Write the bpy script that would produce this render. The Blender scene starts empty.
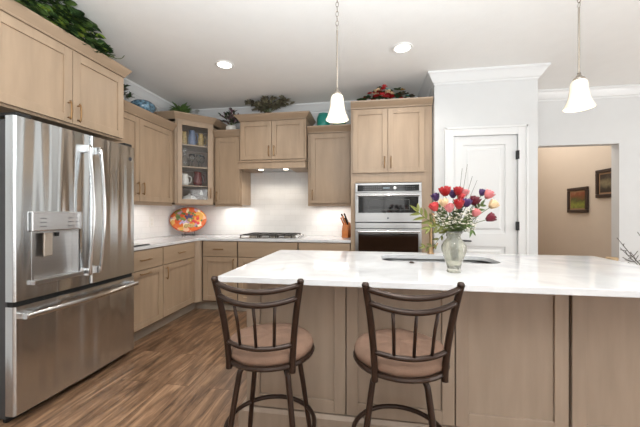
import bpy, bmesh, math, random
from mathutils import Vector, Matrix
random.seed(7)
PI = math.pi
sc = bpy.context.scene
C = sc.collection

# ------------------------------------------------------------------ camera, world, lights, exposure
F_PX = 304.0
cam_d = bpy.data.cameras.new('camera'); cam = bpy.data.objects.new('camera', cam_d); C.objects.link(cam)
cam_d.sensor_width = 36.0; cam_d.lens = 36.0 * F_PX / 640.0
cam_d.shift_y = -0.5 / 640.0
cam_d.clip_start = 0.05
cam.location = (0, 0, 1.23); cam.rotation_euler = (PI/2, 0, math.radians(9.0))
sc.camera = cam

sc.view_settings.view_transform = 'Standard'
sc.view_settings.look = 'None'
sc.view_settings.gamma = 1.0
sc.view_settings.use_curve_mapping = False
sc.view_settings.exposure = 0.05

w = bpy.data.worlds.new('daylight'); sc.world = w; w.use_nodes = True
w.node_tree.nodes['Background'].inputs[0].default_value = (1.0, 0.98, 0.95, 1)
w.node_tree.nodes['Background'].inputs[1].default_value = 1.8
sc.cycles.max_bounces = 10
sc.cycles.diffuse_bounces = 6
sc.cycles.glossy_bounces = 4
sc.cycles.transmission_bounces = 8
sc.cycles.caustics_reflective = False
sc.cycles.caustics_refractive = False
sc.cycles.sample_clamp_indirect = 5.0

def light(name, kind, loc, energy, color=(1, 1, 1), size=0.1, size_y=None, rot=(0, 0, 0), spot=None, blend=0.6):
    d = bpy.data.lights.new(name, kind); d.energy = energy; d.color = color
    if kind == 'AREA':
        d.size = size
        if size_y: d.shape = 'RECTANGLE'; d.size_y = size_y
    elif kind in ('POINT', 'SPOT'):
        d.shadow_soft_size = size
    if kind == 'SPOT':
        d.spot_size = spot or 2.2; d.spot_blend = blend
    o = bpy.data.objects.new(name, d); C.objects.link(o); o.location = loc; o.rotation_euler = rot
    return o
WARM = (1.0, 0.9, 0.76)
# daylight from the windows of the great room behind the camera and to the right
light('window_daylight', 'AREA', (0.5, -2.95, 1.4), 10, (1, 0.99, 0.97), 1.3, 1.7, (PI/2+0.35, 0, 0))
light('patio_daylight', 'AREA', (3.0, -2.95, 1.2), 18, (1, 0.99, 0.97), 2.5, 2.2, (PI/2+0.35, 0, 0))
light('side_window_daylight', 'AREA', (4.55, 0.05, 1.35), 34, (1, 0.99, 0.97), 1.6, 1.6, (PI/2+0.35, 0, PI/2))
light('side_window_daylight', 'AREA', (4.55, 2.35, 1.35), 34, (1, 0.99, 0.97), 1.6, 1.6, (PI/2+0.35, 0, PI/2))
# unseen upward lamp added to brighten the ceiling, standing in for a bounced flash
light('added_ceiling_fill', 'AREA', (0.1, -0.1, 1.45), 205, (0.90, 0.96, 1.0), 1.4, 1.0, (PI, 0, 0))
# recessed ceiling cans, two in view and more over the rest of the room
for x, y in ((-1.44, 2.90), (0.31, 2.86), (-1.44, 0.7), (0.31, 0.7), (2.6, 1.6)):
    light('can_light', 'SPOT', (x, y, 2.715), 34, (1.0, 0.93, 0.84), 0.06, spot=2.6, blend=0.8)
light('added_hall_light', 'AREA', (2.3, 5.2, 2.7), 32, (1, 0.97, 0.92), 1.4, 2.2)  # unseen lamp added to light the hall, without a fixture

# ------------------------------------------------------------------ materials
def new_mat(name):
    m = bpy.data.materials.new(name); m.use_nodes = True
    return m, m.node_tree, m.node_tree.nodes['Principled BSDF']
def srgb(r, g, b):
    f = lambda c: (c/255/12.92) if c/255 <= 0.04045 else ((c/255+0.055)/1.055)**2.4
    return (f(r), f(g), f(b), 1)
def mat(name, col, rough=0.5, metal=0.0, var=0.0, scale=8.0, bump=0.0, bscale=60.0, stretch=(1, 1, 1), coat=0.0, sheen=0.0):
    m, nt, b = new_mat(name)
    b.inputs['Roughness'].default_value = rough; b.inputs['Metallic'].default_value = metal
    b.inputs['Coat Weight'].default_value = coat
    b.inputs['Sheen Weight'].default_value = sheen
    tc = nt.nodes.new('ShaderNodeTexCoord'); mp = nt.nodes.new('ShaderNodeMapping')
    mp.inputs['Scale'].default_value = stretch
    nt.links.new(tc.outputs['Object'], mp.inputs[0])
    n = nt.nodes.new('ShaderNodeTexNoise'); n.inputs['Scale'].default_value = scale; n.inputs['Detail'].default_value = 4
    nt.links.new(mp.outputs[0], n.inputs['Vector'])
    r = nt.nodes.new('ShaderNodeValToRGB')
    r.color_ramp.elements[0].position = 0.3; r.color_ramp.elements[1].position = 0.7
    r.color_ramp.elements[0].color = tuple(c*(1-var) for c in col[:3]) + (1,)
    r.color_ramp.elements[1].color = tuple(min(1, c*(1+var)) for c in col[:3]) + (1,)
    nt.links.new(n.outputs[0], r.inputs[0]); nt.links.new(r.outputs[0], b.inputs['Base Color'])
    if bump:
        n2 = nt.nodes.new('ShaderNodeTexNoise'); n2.inputs['Scale'].default_value = bscale
        nt.links.new(mp.outputs[0], n2.inputs['Vector'])
        bp = nt.nodes.new('ShaderNodeBump'); bp.inputs['Strength'].default_value = bump; bp.inputs['Distance'].default_value = 0.01
        nt.links.new(n2.outputs[0], bp.inputs['Height']); nt.links.new(bp.outputs[0], b.inputs['Normal'])
    return m
def glass(name, col=(1, 1, 1, 1), rough=0.02, ior=1.45):
    m, nt, b = new_mat(name)
    b.inputs['Base Color'].default_value = col; b.inputs['Roughness'].default_value = rough
    b.inputs['Transmission Weight'].default_value = 1.0; b.inputs['IOR'].default_value = ior
    return m
def emit(name, col, strength, base=(0.8, 0.8, 0.8, 1)):
    m, nt, b = new_mat(name)
    b.inputs['Base Color'].default_value = base; b.inputs['Roughness'].default_value = 0.4
    b.inputs['Emission Color'].default_value = col; b.inputs['Emission Strength'].default_value = strength
    return m

M = {}
M['wall'] = mat('painted_wall', srgb(206, 207, 207), 0.7, var=0.01, bump=0.05, bscale=150)
M['hallwall'] = mat('beige_wall', srgb(200, 186, 170), 0.75, var=0.01)
M['ceiling'] = mat('textured_ceiling', srgb(232, 231, 228), 0.85, var=0.01, bump=0.12, bscale=70)
M['trim'] = mat('white_trim', srgb(218, 219, 219), 0.4, var=0.005)
M['wood'] = mat('maple_cabinet', srgb(163, 141, 118), 0.40, var=0.09, scale=3.0, stretch=(6, 6, 0.8), bump=0.03, bscale=40)
M['woodh'] = mat('maple_crown', srgb(158, 136, 113), 0.42, var=0.08, scale=3.0, stretch=(0.8, 6, 6), bump=0.03, bscale=40)
M['island'] = mat('shaded_maple_island', srgb(152, 135, 119), 0.40, var=0.09, scale=3.0, stretch=(6, 6, 0.8), bump=0.03, bscale=40)  # the cabinets' maple, greyed and darkened to hold the island's cooler shade
M['reveal'] = mat('gap_shade_brown', srgb(88, 72, 58), 0.7, var=0.04)  # dark colour standing in for the shade inside door gaps
M['kick'] = mat('toe_kick_board', srgb(150, 138, 124), 0.6, var=0.04)
M['inside'] = mat('cabinet_interior', srgb(150, 134, 120), 0.7, var=0.04)
M['brass'] = mat('bronze_pull', srgb(150, 118, 82), 0.35, 0.9, var=0.05)
M['black'] = mat('black_metal', srgb(26, 26, 28), 0.4, 0.3, var=0.05)
M['dark'] = mat('dark_recess', srgb(22, 22, 22), 0.7, var=0.05)
M['chrome'] = mat('polished_steel', srgb(215, 215, 215), 0.15, 1.0, var=0.01)
M['steel2'] = mat('satin_steel', srgb(196, 196, 196), 0.28, 1.0, var=0.03, scale=4, stretch=(0.4, 0.4, 20))
M['ovensteel'] = mat('oven_steel', srgb(172, 172, 172), 0.3, 1.0, var=0.05, scale=3, stretch=(0.3, 1, 14))
M['nickel'] = mat('brushed_nickel', srgb(150, 142, 132), 0.35, 0.9, var=0.03)
M['bronze'] = mat('oil_rubbed_bronze', srgb(50, 35, 27), 0.30, 0.4, var=0.12, scale=30)
M['suede'] = mat('brown_microsuede', srgb(118, 92, 76), 0.9, var=0.16, scale=14, bump=0.2, bscale=220)
M['blackglass'] = mat('black_oven_glass', srgb(14, 14, 15), 0.06, var=0.02)
M['brownglass'] = mat('tinted_oven_glass', srgb(34, 20, 12), 0.06, var=0.25, scale=4)
M['blockwood'] = mat('knife_block_wood', srgb(196, 118, 58), 0.45, var=0.15, scale=6, stretch=(8, 8, 1))
M['ceramic'] = mat('white_ceramic', srgb(232, 230, 224), 0.25, var=0.01)
M['teal'] = mat('teal_glaze', srgb(38, 140, 128), 0.3, var=0.15)
M['green_can'] = mat('sage_glaze', srgb(88, 132, 112), 0.35, var=0.15)
M['plastic'] = mat('white_plastic', srgb(228, 227, 224), 0.35, var=0.005)
M['glass'] = glass('clear_glass')
def pane():
    m, nt, b = new_mat('window_glass'); L = nt.links
    tr = nt.nodes.new('ShaderNodeBsdfTransparent'); gl = nt.nodes.new('ShaderNodeBsdfGlossy'); gl.inputs['Roughness'].default_value = 0.03
    fr_ = nt.nodes.new('ShaderNodeFresnel'); fr_.inputs[0].default_value = 1.4; mx = nt.nodes.new('ShaderNodeMixShader')
    L.new(fr_.outputs[0], mx.inputs[0]); L.new(tr.outputs[0], mx.inputs[1]); L.new(gl.outputs[0], mx.inputs[2])
    L.new(mx.outputs[0], nt.nodes['Material Output'].inputs[0]); return m
M['pane'] = pane()
def vase_glass():
    m, nt, b = new_mat('cut_glass_vase'); L = nt.links
    b.inputs['Base Color'].default_value = (1.0, 1.0, 0.88, 1); b.inputs['Transmission Weight'].default_value = 0.82; b.inputs['Roughness'].default_value = 0.08; b.inputs['IOR'].default_value = 1.38
    tc = nt.nodes.new('ShaderNodeTexCoord'); v = nt.nodes.new('ShaderNodeTexVoronoi'); v.inputs['Scale'].default_value = 75; L.new(tc.outputs['Object'], v.inputs['Vector'])
    bp = nt.nodes.new('ShaderNodeBump'); bp.inputs['Strength'].default_value = 0.9; bp.inputs['Distance'].default_value = 0.004
    L.new(v.outputs[0], bp.inputs['Height']); L.new(bp.outputs[0], b.inputs['Normal']); return m
M['vaseglass'] = vase_glass()
M['crystal'] = glass('cut_crystal', (0.95, 0.97, 0.93, 1), 0.05, 1.5)
M['blueglass'] = mat('blue_art_glass', srgb(92, 122, 140), 0.12, var=0.85, scale=34)
M['leaf_dark'] = mat('dark_leaf', srgb(44, 64, 34), 0.45, var=0.45, scale=9)
M['leaf_mid'] = mat('mid_leaf', srgb(84, 108, 56), 0.45, var=0.5, scale=9)
M['leaf_lime'] = mat('lime_leaf', srgb(122, 146, 56), 0.45, var=0.25, scale=9)
M['leaf_olive'] = mat('olive_leaf', srgb(112, 116, 58), 0.5, var=0.25, scale=20)
M['leaf_brown'] = mat('dusky_leaf', srgb(70, 64, 50), 0.6, var=0.4, scale=12)
M['stem'] = mat('green_stem', srgb(84, 98, 52), 0.6, var=0.2)
M['twig'] = mat('grey_twig', srgb(96, 92, 88), 0.8, var=0.2, scale=20)
M['pot_dark'] = mat('dark_basket', srgb(70, 54, 40), 0.8, var=0.3, scale=30)
M['red'] = mat('red_petal', srgb(156, 14, 22), 0.55, var=0.15, scale=30)
M['coral'] = mat('coral_petal', srgb(190, 58, 60), 0.55, var=0.15, scale=30)
M['pink'] = mat('pink_petal', srgb(200, 116, 118), 0.55, var=0.15, scale=30)
M['cream'] = mat('cream_petal', srgb(218, 190, 150), 0.55, var=0.1, scale=30)
M['purple'] = mat('purple_petal', srgb(66, 38, 88), 0.55, var=0.2, scale=30)
M['burgundy'] = mat('burgundy_petal', srgb(96, 14, 34), 0.55, var=0.2, scale=30)
M['white_petal'] = mat('white_petal', srgb(236, 232, 220), 0.6, var=0.05)
M['frame'] = mat('dark_picture_frame', srgb(44, 28, 20), 0.35, var=0.2, scale=20)
M['matboard'] = mat('tan_mat_board', srgb(150, 120, 92), 0.8, var=0.05)
M['yellow'] = mat('yellow_patterned_glaze', srgb(168, 144, 92), 0.35, var=0.5, scale=50)
M['blueglaze'] = mat('blue_glaze', srgb(108, 124, 152), 0.3, var=0.15, scale=20)
M['winered'] = mat('cranberry_glass', srgb(104, 44, 42), 0.2, var=0.2)
M['tan'] = mat('tan_fabric', srgb(190, 165, 130), 0.8, var=0.1)
M['faucet'] = mat('brushed_bronze', srgb(150, 124, 92), 0.4, 0.8, var=0.1)
M['gold'] = mat('gold_leaf', srgb(196, 154, 80), 0.35, 0.6, var=0.2)
M['amber'] = emit('under_hood_lamp_lens', (1, 0.88, 0.7, 1), 6)
M['can'] = emit('can_light_lens', (1, 0.95, 0.86, 1), 5)
M['leaf_dusk'] = mat('grey_green_leaf', srgb(104, 98, 78), 0.6, var=0.35, scale=12)
M['plum'] = mat('plum_leaf', srgb(112, 84, 92), 0.6, var=0.3, scale=12)
M['logo'] = mat('grey_emblem', srgb(96, 98, 104), 0.3, 0.7)

def stainless():
    m, nt, b = new_mat('brushed_stainless')
    b.inputs['Base Color'].default_value = srgb(210, 214, 216); b.inputs['Metallic'].default_value = 1.0
    b.inputs['Roughness'].default_value = 0.19; b.inputs['Anisotropic'].default_value = 0.85
    tg = nt.nodes.new('ShaderNodeTangent'); tg.direction_type = 'RADIAL'; tg.axis = 'Z'; nt.links.new(tg.outputs[0], b.inputs['Tangent']); b.inputs['Anisotropic Rotation'].default_value = 0.25
    tc = nt.nodes.new('ShaderNodeTexCoord'); mp = nt.nodes.new('ShaderNodeMapping'); mp.inputs['Scale'].default_value = (5.0, 5.0, 0.25)
    nt.links.new(tc.outputs['Object'], mp.inputs[0])
    n = nt.nodes.new('ShaderNodeTexNoise'); n.inputs['Scale'].default_value = 1.3; n.inputs['Detail'].default_value = 1.0
    nt.links.new(mp.outputs[0], n.inputs['Vector'])
    bp = nt.nodes.new('ShaderNodeBump'); bp.inputs['Strength'].default_value = 0.8; bp.inputs['Distance'].default_value = 0.05
    nt.links.new(n.outputs[0], bp.inputs['Height']); nt.links.new(bp.outputs[0], b.inputs['Normal'])
    return m
M['stainless'] = stainless()

def planks():
    m, nt, b = new_mat('plank_floor'); L = nt.links
    tc = nt.nodes.new('ShaderNodeTexCoord'); sp = nt.nodes.new('ShaderNodeSeparateXYZ'); cb = nt.nodes.new('ShaderNodeCombineXYZ')
    L.new(tc.outputs['Object'], sp.inputs[0]); L.new(sp.outputs['Y'], cb.inputs['X']); L.new(sp.outputs['X'], cb.inputs['Y'])
    br = nt.nodes.new('ShaderNodeTexBrick'); L.new(cb.outputs[0], br.inputs['Vector'])
    br.inputs['Scale'].default_value = 1.0; br.inputs['Brick Width'].default_value = 1.22; br.inputs['Row Height'].default_value = 0.18
    br.inputs['Mortar Size'].default_value = 0.0015; br.inputs['Mortar Smooth'].default_value = 0.2
    br.offset = 0.37
    br.inputs['Color1'].default_value = (0, 0, 0, 1); br.inputs['Color2'].default_value = (1, 1, 1, 1); br.inputs['Mortar'].default_value = (0.3, 0.3, 0.3, 1)
    mp = nt.nodes.new('ShaderNodeMapping'); mp.inputs['Scale'].default_value = (1.3, 9, 1)
    ad = nt.nodes.new('ShaderNodeVectorMath'); ad.operation = 'ADD'
    sc3 = nt.nodes.new('ShaderNodeVectorMath'); sc3.operation = 'SCALE'; sc3.inputs[3].default_value = 7.0
    L.new(br.outputs['Color'], sc3.inputs[0]); L.new(cb.outputs[0], mp.inputs[0]); L.new(mp.outputs[0], ad.inputs[0]); L.new(sc3.outputs[0], ad.inputs[1])
    n = nt.nodes.new('ShaderNodeTexNoise'); n.inputs['Scale'].default_value = 2.2; n.inputs['Detail'].default_value = 8; n.inputs['Roughness'].default_value = 0.62; n.inputs['Distortion'].default_value = 0.6
    L.new(ad.outputs[0], n.inputs['Vector'])
    r = nt.nodes.new('ShaderNodeValToRGB'); L.new(n.outputs[0], r.inputs[0])
    e = r.color_ramp.elements; e[0].position = 0.33; e[0].color = srgb(84, 63, 48); e[1].position = 0.68; e[1].color = srgb(172, 138, 108)
    k = e.new(0.5); k.color = srgb(130, 101, 78)
    mx = nt.nodes.new('ShaderNodeMix'); mx.data_type = 'RGBA'; mx.blend_type = 'MULTIPLY'; mx.inputs[0].default_value = 1.0
    r2 = nt.nodes.new('ShaderNodeValToRGB'); r2.color_ramp.elements[0].color = (0.8, 0.78, 0.76, 1); r2.color_ramp.elements[1].color = (1.05, 1.05, 1.05, 1)
    L.new(br.outputs['Color'], r2.inputs[0]); L.new(r.outputs[0], mx.inputs[6]); L.new(r2.outputs[0], mx.inputs[7])
    mx2 = nt.nodes.new('ShaderNodeMix'); mx2.data_type = 'RGBA'; mx2.blend_type = 'MIX'
    L.new(br.outputs['Fac'], mx2.inputs[0]); L.new(mx.outputs[2], mx2.inputs[6]); mx2.inputs[7].default_value = srgb(70, 50, 36)
    L.new(mx2.outputs[2], b.inputs['Base Color'])
    b.inputs['Roughness'].default_value = 0.33
    bp = nt.nodes.new('ShaderNodeBump'); bp.inputs['Strength'].default_value = 0.12; bp.inputs['Distance'].default_value = 0.01
    L.new(n.outputs[0], bp.inputs['Height']); L.new(bp.outputs[0], b.inputs['Normal'])
    return m
M['floor'] = planks()

def subway():
    m, nt, b = new_mat('white_subway_tile'); L = nt.links
    tc = nt.nodes.new('ShaderNodeTexCoord'); sp = nt.nodes.new('ShaderNodeSeparateXYZ'); cb = nt.nodes.new('ShaderNodeCombineXYZ')
    a = nt.nodes.new('ShaderNodeMath'); a.operation = 'ADD'
    L.new(tc.outputs['Object'], sp.inputs[0]); L.new(sp.outputs['X'], a.inputs[0]); L.new(sp.outputs['Y'], a.inputs[1])
    L.new(a.outputs[0], cb.inputs['X']); L.new(sp.outputs['Z'], cb.inputs['Y'])
    br = nt.nodes.new('ShaderNodeTexBrick'); L.new(cb.outputs[0], br.inputs['Vector'])
    br.inputs['Scale'].default_value = 1.0; br.inputs['Brick Width'].default_value = 0.15; br.inputs['Row Height'].default_value = 0.075
    br.inputs['Mortar Size'].default_value = 0.0012
    br.inputs['Color1'].default_value = srgb(226, 225, 224); br.inputs['Color2'].default_value = srgb(232, 231, 230); br.inputs['Mortar'].default_value = srgb(214, 213, 212)
    L.new(br.outputs['Color'], b.inputs['Base Color']); b.inputs['Roughness'].default_value = 0.18
    bp = nt.nodes.new('ShaderNodeBump'); bp.invert = True; bp.inputs['Strength'].default_value = 0.2; bp.inputs['Distance'].default_value = 0.002
    L.new(br.outputs['Fac'], bp.inputs['Height']); L.new(bp.outputs[0], b.inputs['Normal'])
    return m
M['tile'] = subway()

def quartz():
    m, nt, b = new_mat('white_quartz'); L = nt.links
    tc = nt.nodes.new('ShaderNodeTexCoord')
    n = nt.nodes.new('ShaderNodeTexNoise'); n.inputs['Scale'].default_value = 3; n.inputs['Detail'].default_value = 6; n.inputs['Distortion'].default_value = 1.5
    L.new(tc.outputs['Object'], n.inputs['Vector'])
    r = nt.nodes.new('ShaderNodeValToRGB'); L.new(n.outputs[0], r.inputs[0])
    r.color_ramp.elements[0].position = 0.35; r.color_ramp.elements[0].color = srgb(200, 201, 203)
    r.color_ramp.elements[1].position = 0.6; r.color_ramp.elements[1].color = srgb(214, 215, 217)
    L.new(r.outputs[0], b.inputs['Base Color']); b.inputs['Roughness'].default_value = 0.09
    return m
M['quartz'] = quartz()

def platter_mat():
    m, nt, b = new_mat('painted_fruit_platter'); L = nt.links
    tc = nt.nodes.new('ShaderNodeTexCoord')
    v = nt.nodes.new('ShaderNodeTexVoronoi'); v.inputs['Scale'].default_value = 17
    L.new(tc.outputs['Object'], v.inputs['Vector'])
    r = nt.nodes.new('ShaderNodeValToRGB'); r.color_ramp.interpolation = 'CONSTANT'
    cols = [srgb(206, 104, 48), srgb(212, 160, 84), srgb(196, 84, 50), srgb(222, 206, 172), srgb(118, 128, 74), srgb(214, 170, 140), srgb(170, 140, 160), srgb(210, 100, 56)]
    r.color_ramp.elements[0].color = cols[0]; r.color_ramp.elements[1].position = 1/8; r.color_ramp.elements[1].color = cols[1]
    for i in range(2, 8):
        e = r.color_ramp.elements.new(i/8); e.color = cols[i]
    sx = nt.nodes.new('ShaderNodeSeparateColor'); L.new(v.outputs['Color'], sx.inputs[0]); L.new(sx.outputs[0], r.inputs[0])
    L.new(r.outputs[0], b.inputs['Base Color']); b.inputs['Roughness'].default_value = 0.2
    return m
M['platter'] = platter_mat()
M['orange'] = mat('orange_glaze', srgb(196, 84, 40), 0.2, var=0.12, scale=20)
M['grape'] = mat('dark_blue_grapes', srgb(56, 50, 92), 0.3, var=0.3, scale=60)
M['lilac'] = mat('pale_violet_glaze', srgb(176, 160, 196), 0.3, var=0.2, scale=60)

def painting(name, cols):
    m, nt, b = new_mat(name); L = nt.links
    tc = nt.nodes.new('ShaderNodeTexCoord'); sp = nt.nodes.new('ShaderNodeSeparateXYZ'); L.new(tc.outputs['Object'], sp.inputs[0])
    n = nt.nodes.new('ShaderNodeTexNoise'); n.inputs['Scale'].default_value = 14; L.new(tc.outputs['Object'], n.inputs['Vector'])
    a = nt.nodes.new('ShaderNodeMath'); a.operation = 'MULTIPLY_ADD'; L.new(n.outputs[0], a.inputs[0]); a.inputs[1].default_value = 0.16; L.new(sp.outputs['Z'], a.inputs[2])
    mr = nt.nodes.new('ShaderNodeMapRange'); L.new(a.outputs[0], mr.inputs[0]); mr.inputs[1].default_value = -0.08; mr.inputs[2].default_value = 0.24
    r = nt.nodes.new('ShaderNodeValToRGB'); L.new(mr.outputs[0], r.inputs[0])
    r.color_ramp.elements[0].color = cols[0]; r.color_ramp.elements[1].color = cols[-1]
    for i, c in enumerate(cols[1:-1]):
        e = r.color_ramp.elements.new((i+1)/(len(cols)-1)); e.color = c
    L.new(r.outputs[0], b.inputs['Base Color']); b.inputs['Roughness'].default_value = 0.3
    return m
M['landscape'] = painting('meadow_painting', [srgb(58, 60, 24), srgb(128, 134, 50), srgb(70, 74, 32), srgb(122, 60, 36), srgb(150, 118, 84)])
M['townscape'] = painting('dark_painting', [srgb(50, 44, 30), srgb(44, 36, 30), srgb(120, 110, 84), srgb(52, 42, 36), srgb(40, 30, 26)])

def shade_mat():
    m, nt, b = new_mat('frosted_shade')
    b.inputs['Base Color'].default_value = srgb(236, 224, 204); b.inputs['Roughness'].default_value = 0.5
    tr = nt.nodes.new('ShaderNodeBsdfTranslucent'); tr.inputs[0].default_value = (1.0, 0.84, 0.62, 1)
    mx = nt.nodes.new('ShaderNodeMixShader'); mx.inputs[0].default_value = 0.03
    nt.links.new(b.outputs[0], mx.inputs[1]); nt.links.new(tr.outputs[0], mx.inputs[2]); nt.links.new(mx.outputs[0], nt.nodes['Material Output'].inputs[0])
    return m
M['shade'] = shade_mat()

# ------------------------------------------------------------------ mesh helpers
def obj(name, bm, m, parent=None, loc=None, smooth=False, bevel=0.0, keepn=False):
    if not keepn: bmesh.ops.recalc_face_normals(bm, faces=bm.faces)
    me = bpy.data.meshes.new(name); bm.to_mesh(me); bm.free()
    me.materials.append(M[m] if isinstance(m, str) else m)
    if smooth:
        for p in me.polygons: p.use_smooth = True
    o = bpy.data.objects.new(name, me); C.objects.link(o)
    if parent: o.parent = parent
    if loc is not None: o.location = loc
    if bevel:
        md = o.modifiers.new('bevel', 'BEVEL'); md.width = bevel; md.segments = 2; md.limit_method = 'ANGLE'; md.angle_limit = math.radians(40)
    return o
def sm_angle(o, deg=40):
    me = o.data
    for p in me.polygons: p.use_smooth = True
    try: me.set_sharp_from_angle(angle=math.radians(deg))
    except Exception: pass
    return o
def B(): return bmesh.new()
def box(bm, x0, x1, y0, y1, z0, z1):
    vs = [bm.verts.new((x, y, z)) for x in (x0, x1) for y in (y0, y1) for z in (z0, z1)]
    for f in ((0, 1, 3, 2), (4, 6, 7, 5), (0, 4, 5, 1), (2, 3, 7, 6), (0, 2, 6, 4), (1, 5, 7, 3)):
        bm.faces.new([vs[i] for i in f])
    return bm
def prism(bm, p0, z0, p1=None, z1=0):
    p1 = p1 or p0; n = len(p0)
    a = [bm.verts.new((x, y, z0)) for x, y in p0]; b = [bm.verts.new((x, y, z1)) for x, y in p1]
    bm.faces.new(a[::-1]); bm.faces.new(b)
    for i in range(n): bm.faces.new((a[i], a[(i+1) % n], b[(i+1) % n], b[i]))
    return bm
def lathe(bm, prof, seg=24, cx=0, cy=0, cz=0, close=True, sx=1, sy=1, mtx=None):
    rings = []
    for r, z in prof:
        ring = []
        for k in range(seg):
            a = 2*PI*k/seg
            p = Vector((max(r, 1e-5)*math.cos(a)*sx, max(r, 1e-5)*math.sin(a)*sy, z))
            if mtx: p = mtx @ p
            ring.append(bm.verts.new(p + Vector((cx, cy, cz))))
        rings.append(ring)
    for i in range(len(rings)-1):
        for k in range(seg):
            bm.faces.new((rings[i][k], rings[i][(k+1) % seg], rings[i+1][(k+1) % seg], rings[i+1][k]))
    if close:
        bm.faces.new(rings[0][::-1]); bm.faces.new(rings[-1])
    return bm
def tube(bm, pts, r, seg=8, closed=False, flat=None):
    pts = [Vector(p) for p in pts]; n = len(pts); rings = []
    up = Vector((0, 0, 1)); prev = None
    for i, p in enumerate(pts):
        if closed: t = pts[(i+1) % n] - pts[(i-1) % n]
        else: t = pts[min(i+1, n-1)] - pts[max(i-1, 0)]
        if t.length < 1e-9: t = Vector((0, 0, 1))
        t.normalize()
        if prev is None:
            a = up if abs(t.z) < 0.9 else Vector((1, 0, 0))
            u = t.cross(a).normalized()
        else:
            u = (prev - t*prev.dot(t)).normalized()
        prev = u; v = t.cross(u)
        rr = r[i] if isinstance(r, (list, tuple)) else r
        ru, rv = (rr, rr) if not flat else (rr*flat[0], rr*flat[1])
        rings.append([bm.verts.new(p + u*math.cos(2*PI*k/seg)*ru + v*math.sin(2*PI*k/seg)*rv) for k in range(seg)])
    m = n if closed else n-1
    for i in range(m):
        A, D = rings[i], rings[(i+1) % n]
        for k in range(seg): bm.faces.new((A[k], A[(k+1) % seg], D[(k+1) % seg], D[k]))
    if not closed:
        bm.faces.new(rings[0][::-1]); bm.faces.new(rings[-1])
    return bm
def smooth_pts(pts, k=6):
    P = [Vector(p) for p in pts]; out = []
    for i in range(len(P)-1):
        p0 = P[max(i-1, 0)]; p1 = P[i]; p2 = P[i+1]; p3 = P[min(i+2, len(P)-1)]
        for j in range(k):
            t = j/k
            out.append(0.5*((2*p1)+(-p0+p2)*t+(2*p0-5*p1+4*p2-p3)*t*t+(-p0+3*p1-3*p2+p3)*t*t*t))
    out.append(P[-1]); return out
def thing(name, label, cat, loc=(0, 0, 0), rz=0, group=None):
    o = bpy.data.objects.new(name, None); C.objects.link(o); o.empty_display_size = 0.1
    o.location = loc; o.rotation_euler = (0, 0, rz); o['label'] = label; o['category'] = cat
    if group: o['group'] = group
    return o
def tag(o, label, cat, group=None, kind=None):
    o['label'] = label; o['category'] = cat
    if group: o['group'] = group
    if kind: o['kind'] = kind
    return o
def struct(name, bm, m, **k):
    o = obj(name, bm, m, **k); o['kind'] = 'structure'; return o
def dup(root, loc, rz=0, label=None, group=None):
    r = root.copy(); C.objects.link(r); r.location = loc; r.rotation_euler = (0, 0, rz)
    if label: r['label'] = label
    if group: r['group'] = group
    for ch in list(root.children):
        c = ch.copy(); C.objects.link(c); c.parent = r
        for g in ch.children:
            d = g.copy(); C.objects.link(d); d.parent = c
    return r

# ------------------------------------------------------------------ setting
XL, YB, ZC = -2.75, 4.17, 2.74
PX0, PX1, PY = 0.71, 1.73, 3.45
struct('floor', box(B(), -2.9, 4.7, -3.2, 7.0, -0.1, 0), 'floor')
struct('ceiling', box(B(), -2.9, 4.7, -3.2, 7.0, ZC, ZC+0.1), 'ceiling')
struct('wall_left', box(B(), XL-0.12, XL, -3.0, YB+0.12, 0, ZC), 'wall')
b = box(B(), XL, 1.95, YB, YB+0.12, 0, ZC); box(b, 1.95, 2.98, YB, YB+0.12, 2.066, ZC); box(b, 2.98, 4.6, YB, YB+0.12, 0, ZC)
struct('wall_back', b, 'wall')
b = B()   # right wall of the great room, with two tall windows
box(b, 4.6, 4.72, -3.0, -0.8, 0, ZC); box(b, 4.6, 4.72, -0.8, 3.2, 0, 0.5); box(b, 4.6, 4.72, -0.8, 3.2, 2.2, ZC)
box(b, 4.6, 4.72, 0.9, 1.5, 0.5, 2.2); box(b, 4.6, 4.72, 3.2, 4.29, 0, ZC)
struct('wall_right', b, 'wall')
b = box(B(), 3.1, 3.22, YB+0.12, 6.8, 0, ZC)
struct('wall_hall_side', b, 'hallwall')
struct('wall_hall_end', box(B(), 1.8, 3.22, 6.8, 6.9, 0, ZC), 'hallwall')
struct('wall_hall_left', box(B(), 1.75, 1.85, YB+0.12, 6.8, 0, ZC), 'hallwall')
b = B()
DX0, DX1, DZ = 0.90, 1.543, 2.055
box(b, PX0, DX0, PY, PY+0.1, 0, ZC); box(b, DX0, DX1, PY, PY+0.1, DZ, ZC); box(b, DX1, PX1, PY, PY+0.1, 0, ZC)
box(b, PX0, PX0+0.1, PY+0.1, YB, 0, ZC); box(b, PX1-0.1, PX1, PY+0.1, YB, 0, ZC)
struct('wall_pantry', b, 'wall')
def sweep(path, prof, name, m='trim'):
    n = len(path); bm = B(); rings = []
    for i, (x, y) in enumerate(path):
        def nrm(a, c):
            dx, dy = c[0]-a[0], c[1]-a[1]; l = math.hypot(dx, dy); return Vector((dy/l, -dx/l))
        if i == 0: m_ = nrm(path[0], path[1])
        elif i == n-1: m_ = nrm(path[-2], path[-1])
        else:
            a, c = nrm(path[i-1], path[i]), nrm(path[i], path[i+1]); m_ = (a+c)/(1+a.dot(c))
        rings.append([bm.verts.new((x+m_.x*d, y+m_.y*d, z)) for d, z in prof])
    k = len(prof)
    for i in range(n-1):
        for j in range(k): bm.faces.new((rings[i][j], rings[i][(j+1) % k], rings[i+1][(j+1) % k], rings[i+1][j]))
    bm.faces.new(rings[0]); bm.faces.new(rings[-1][::-1])
    return struct(name, bm, m)
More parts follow.
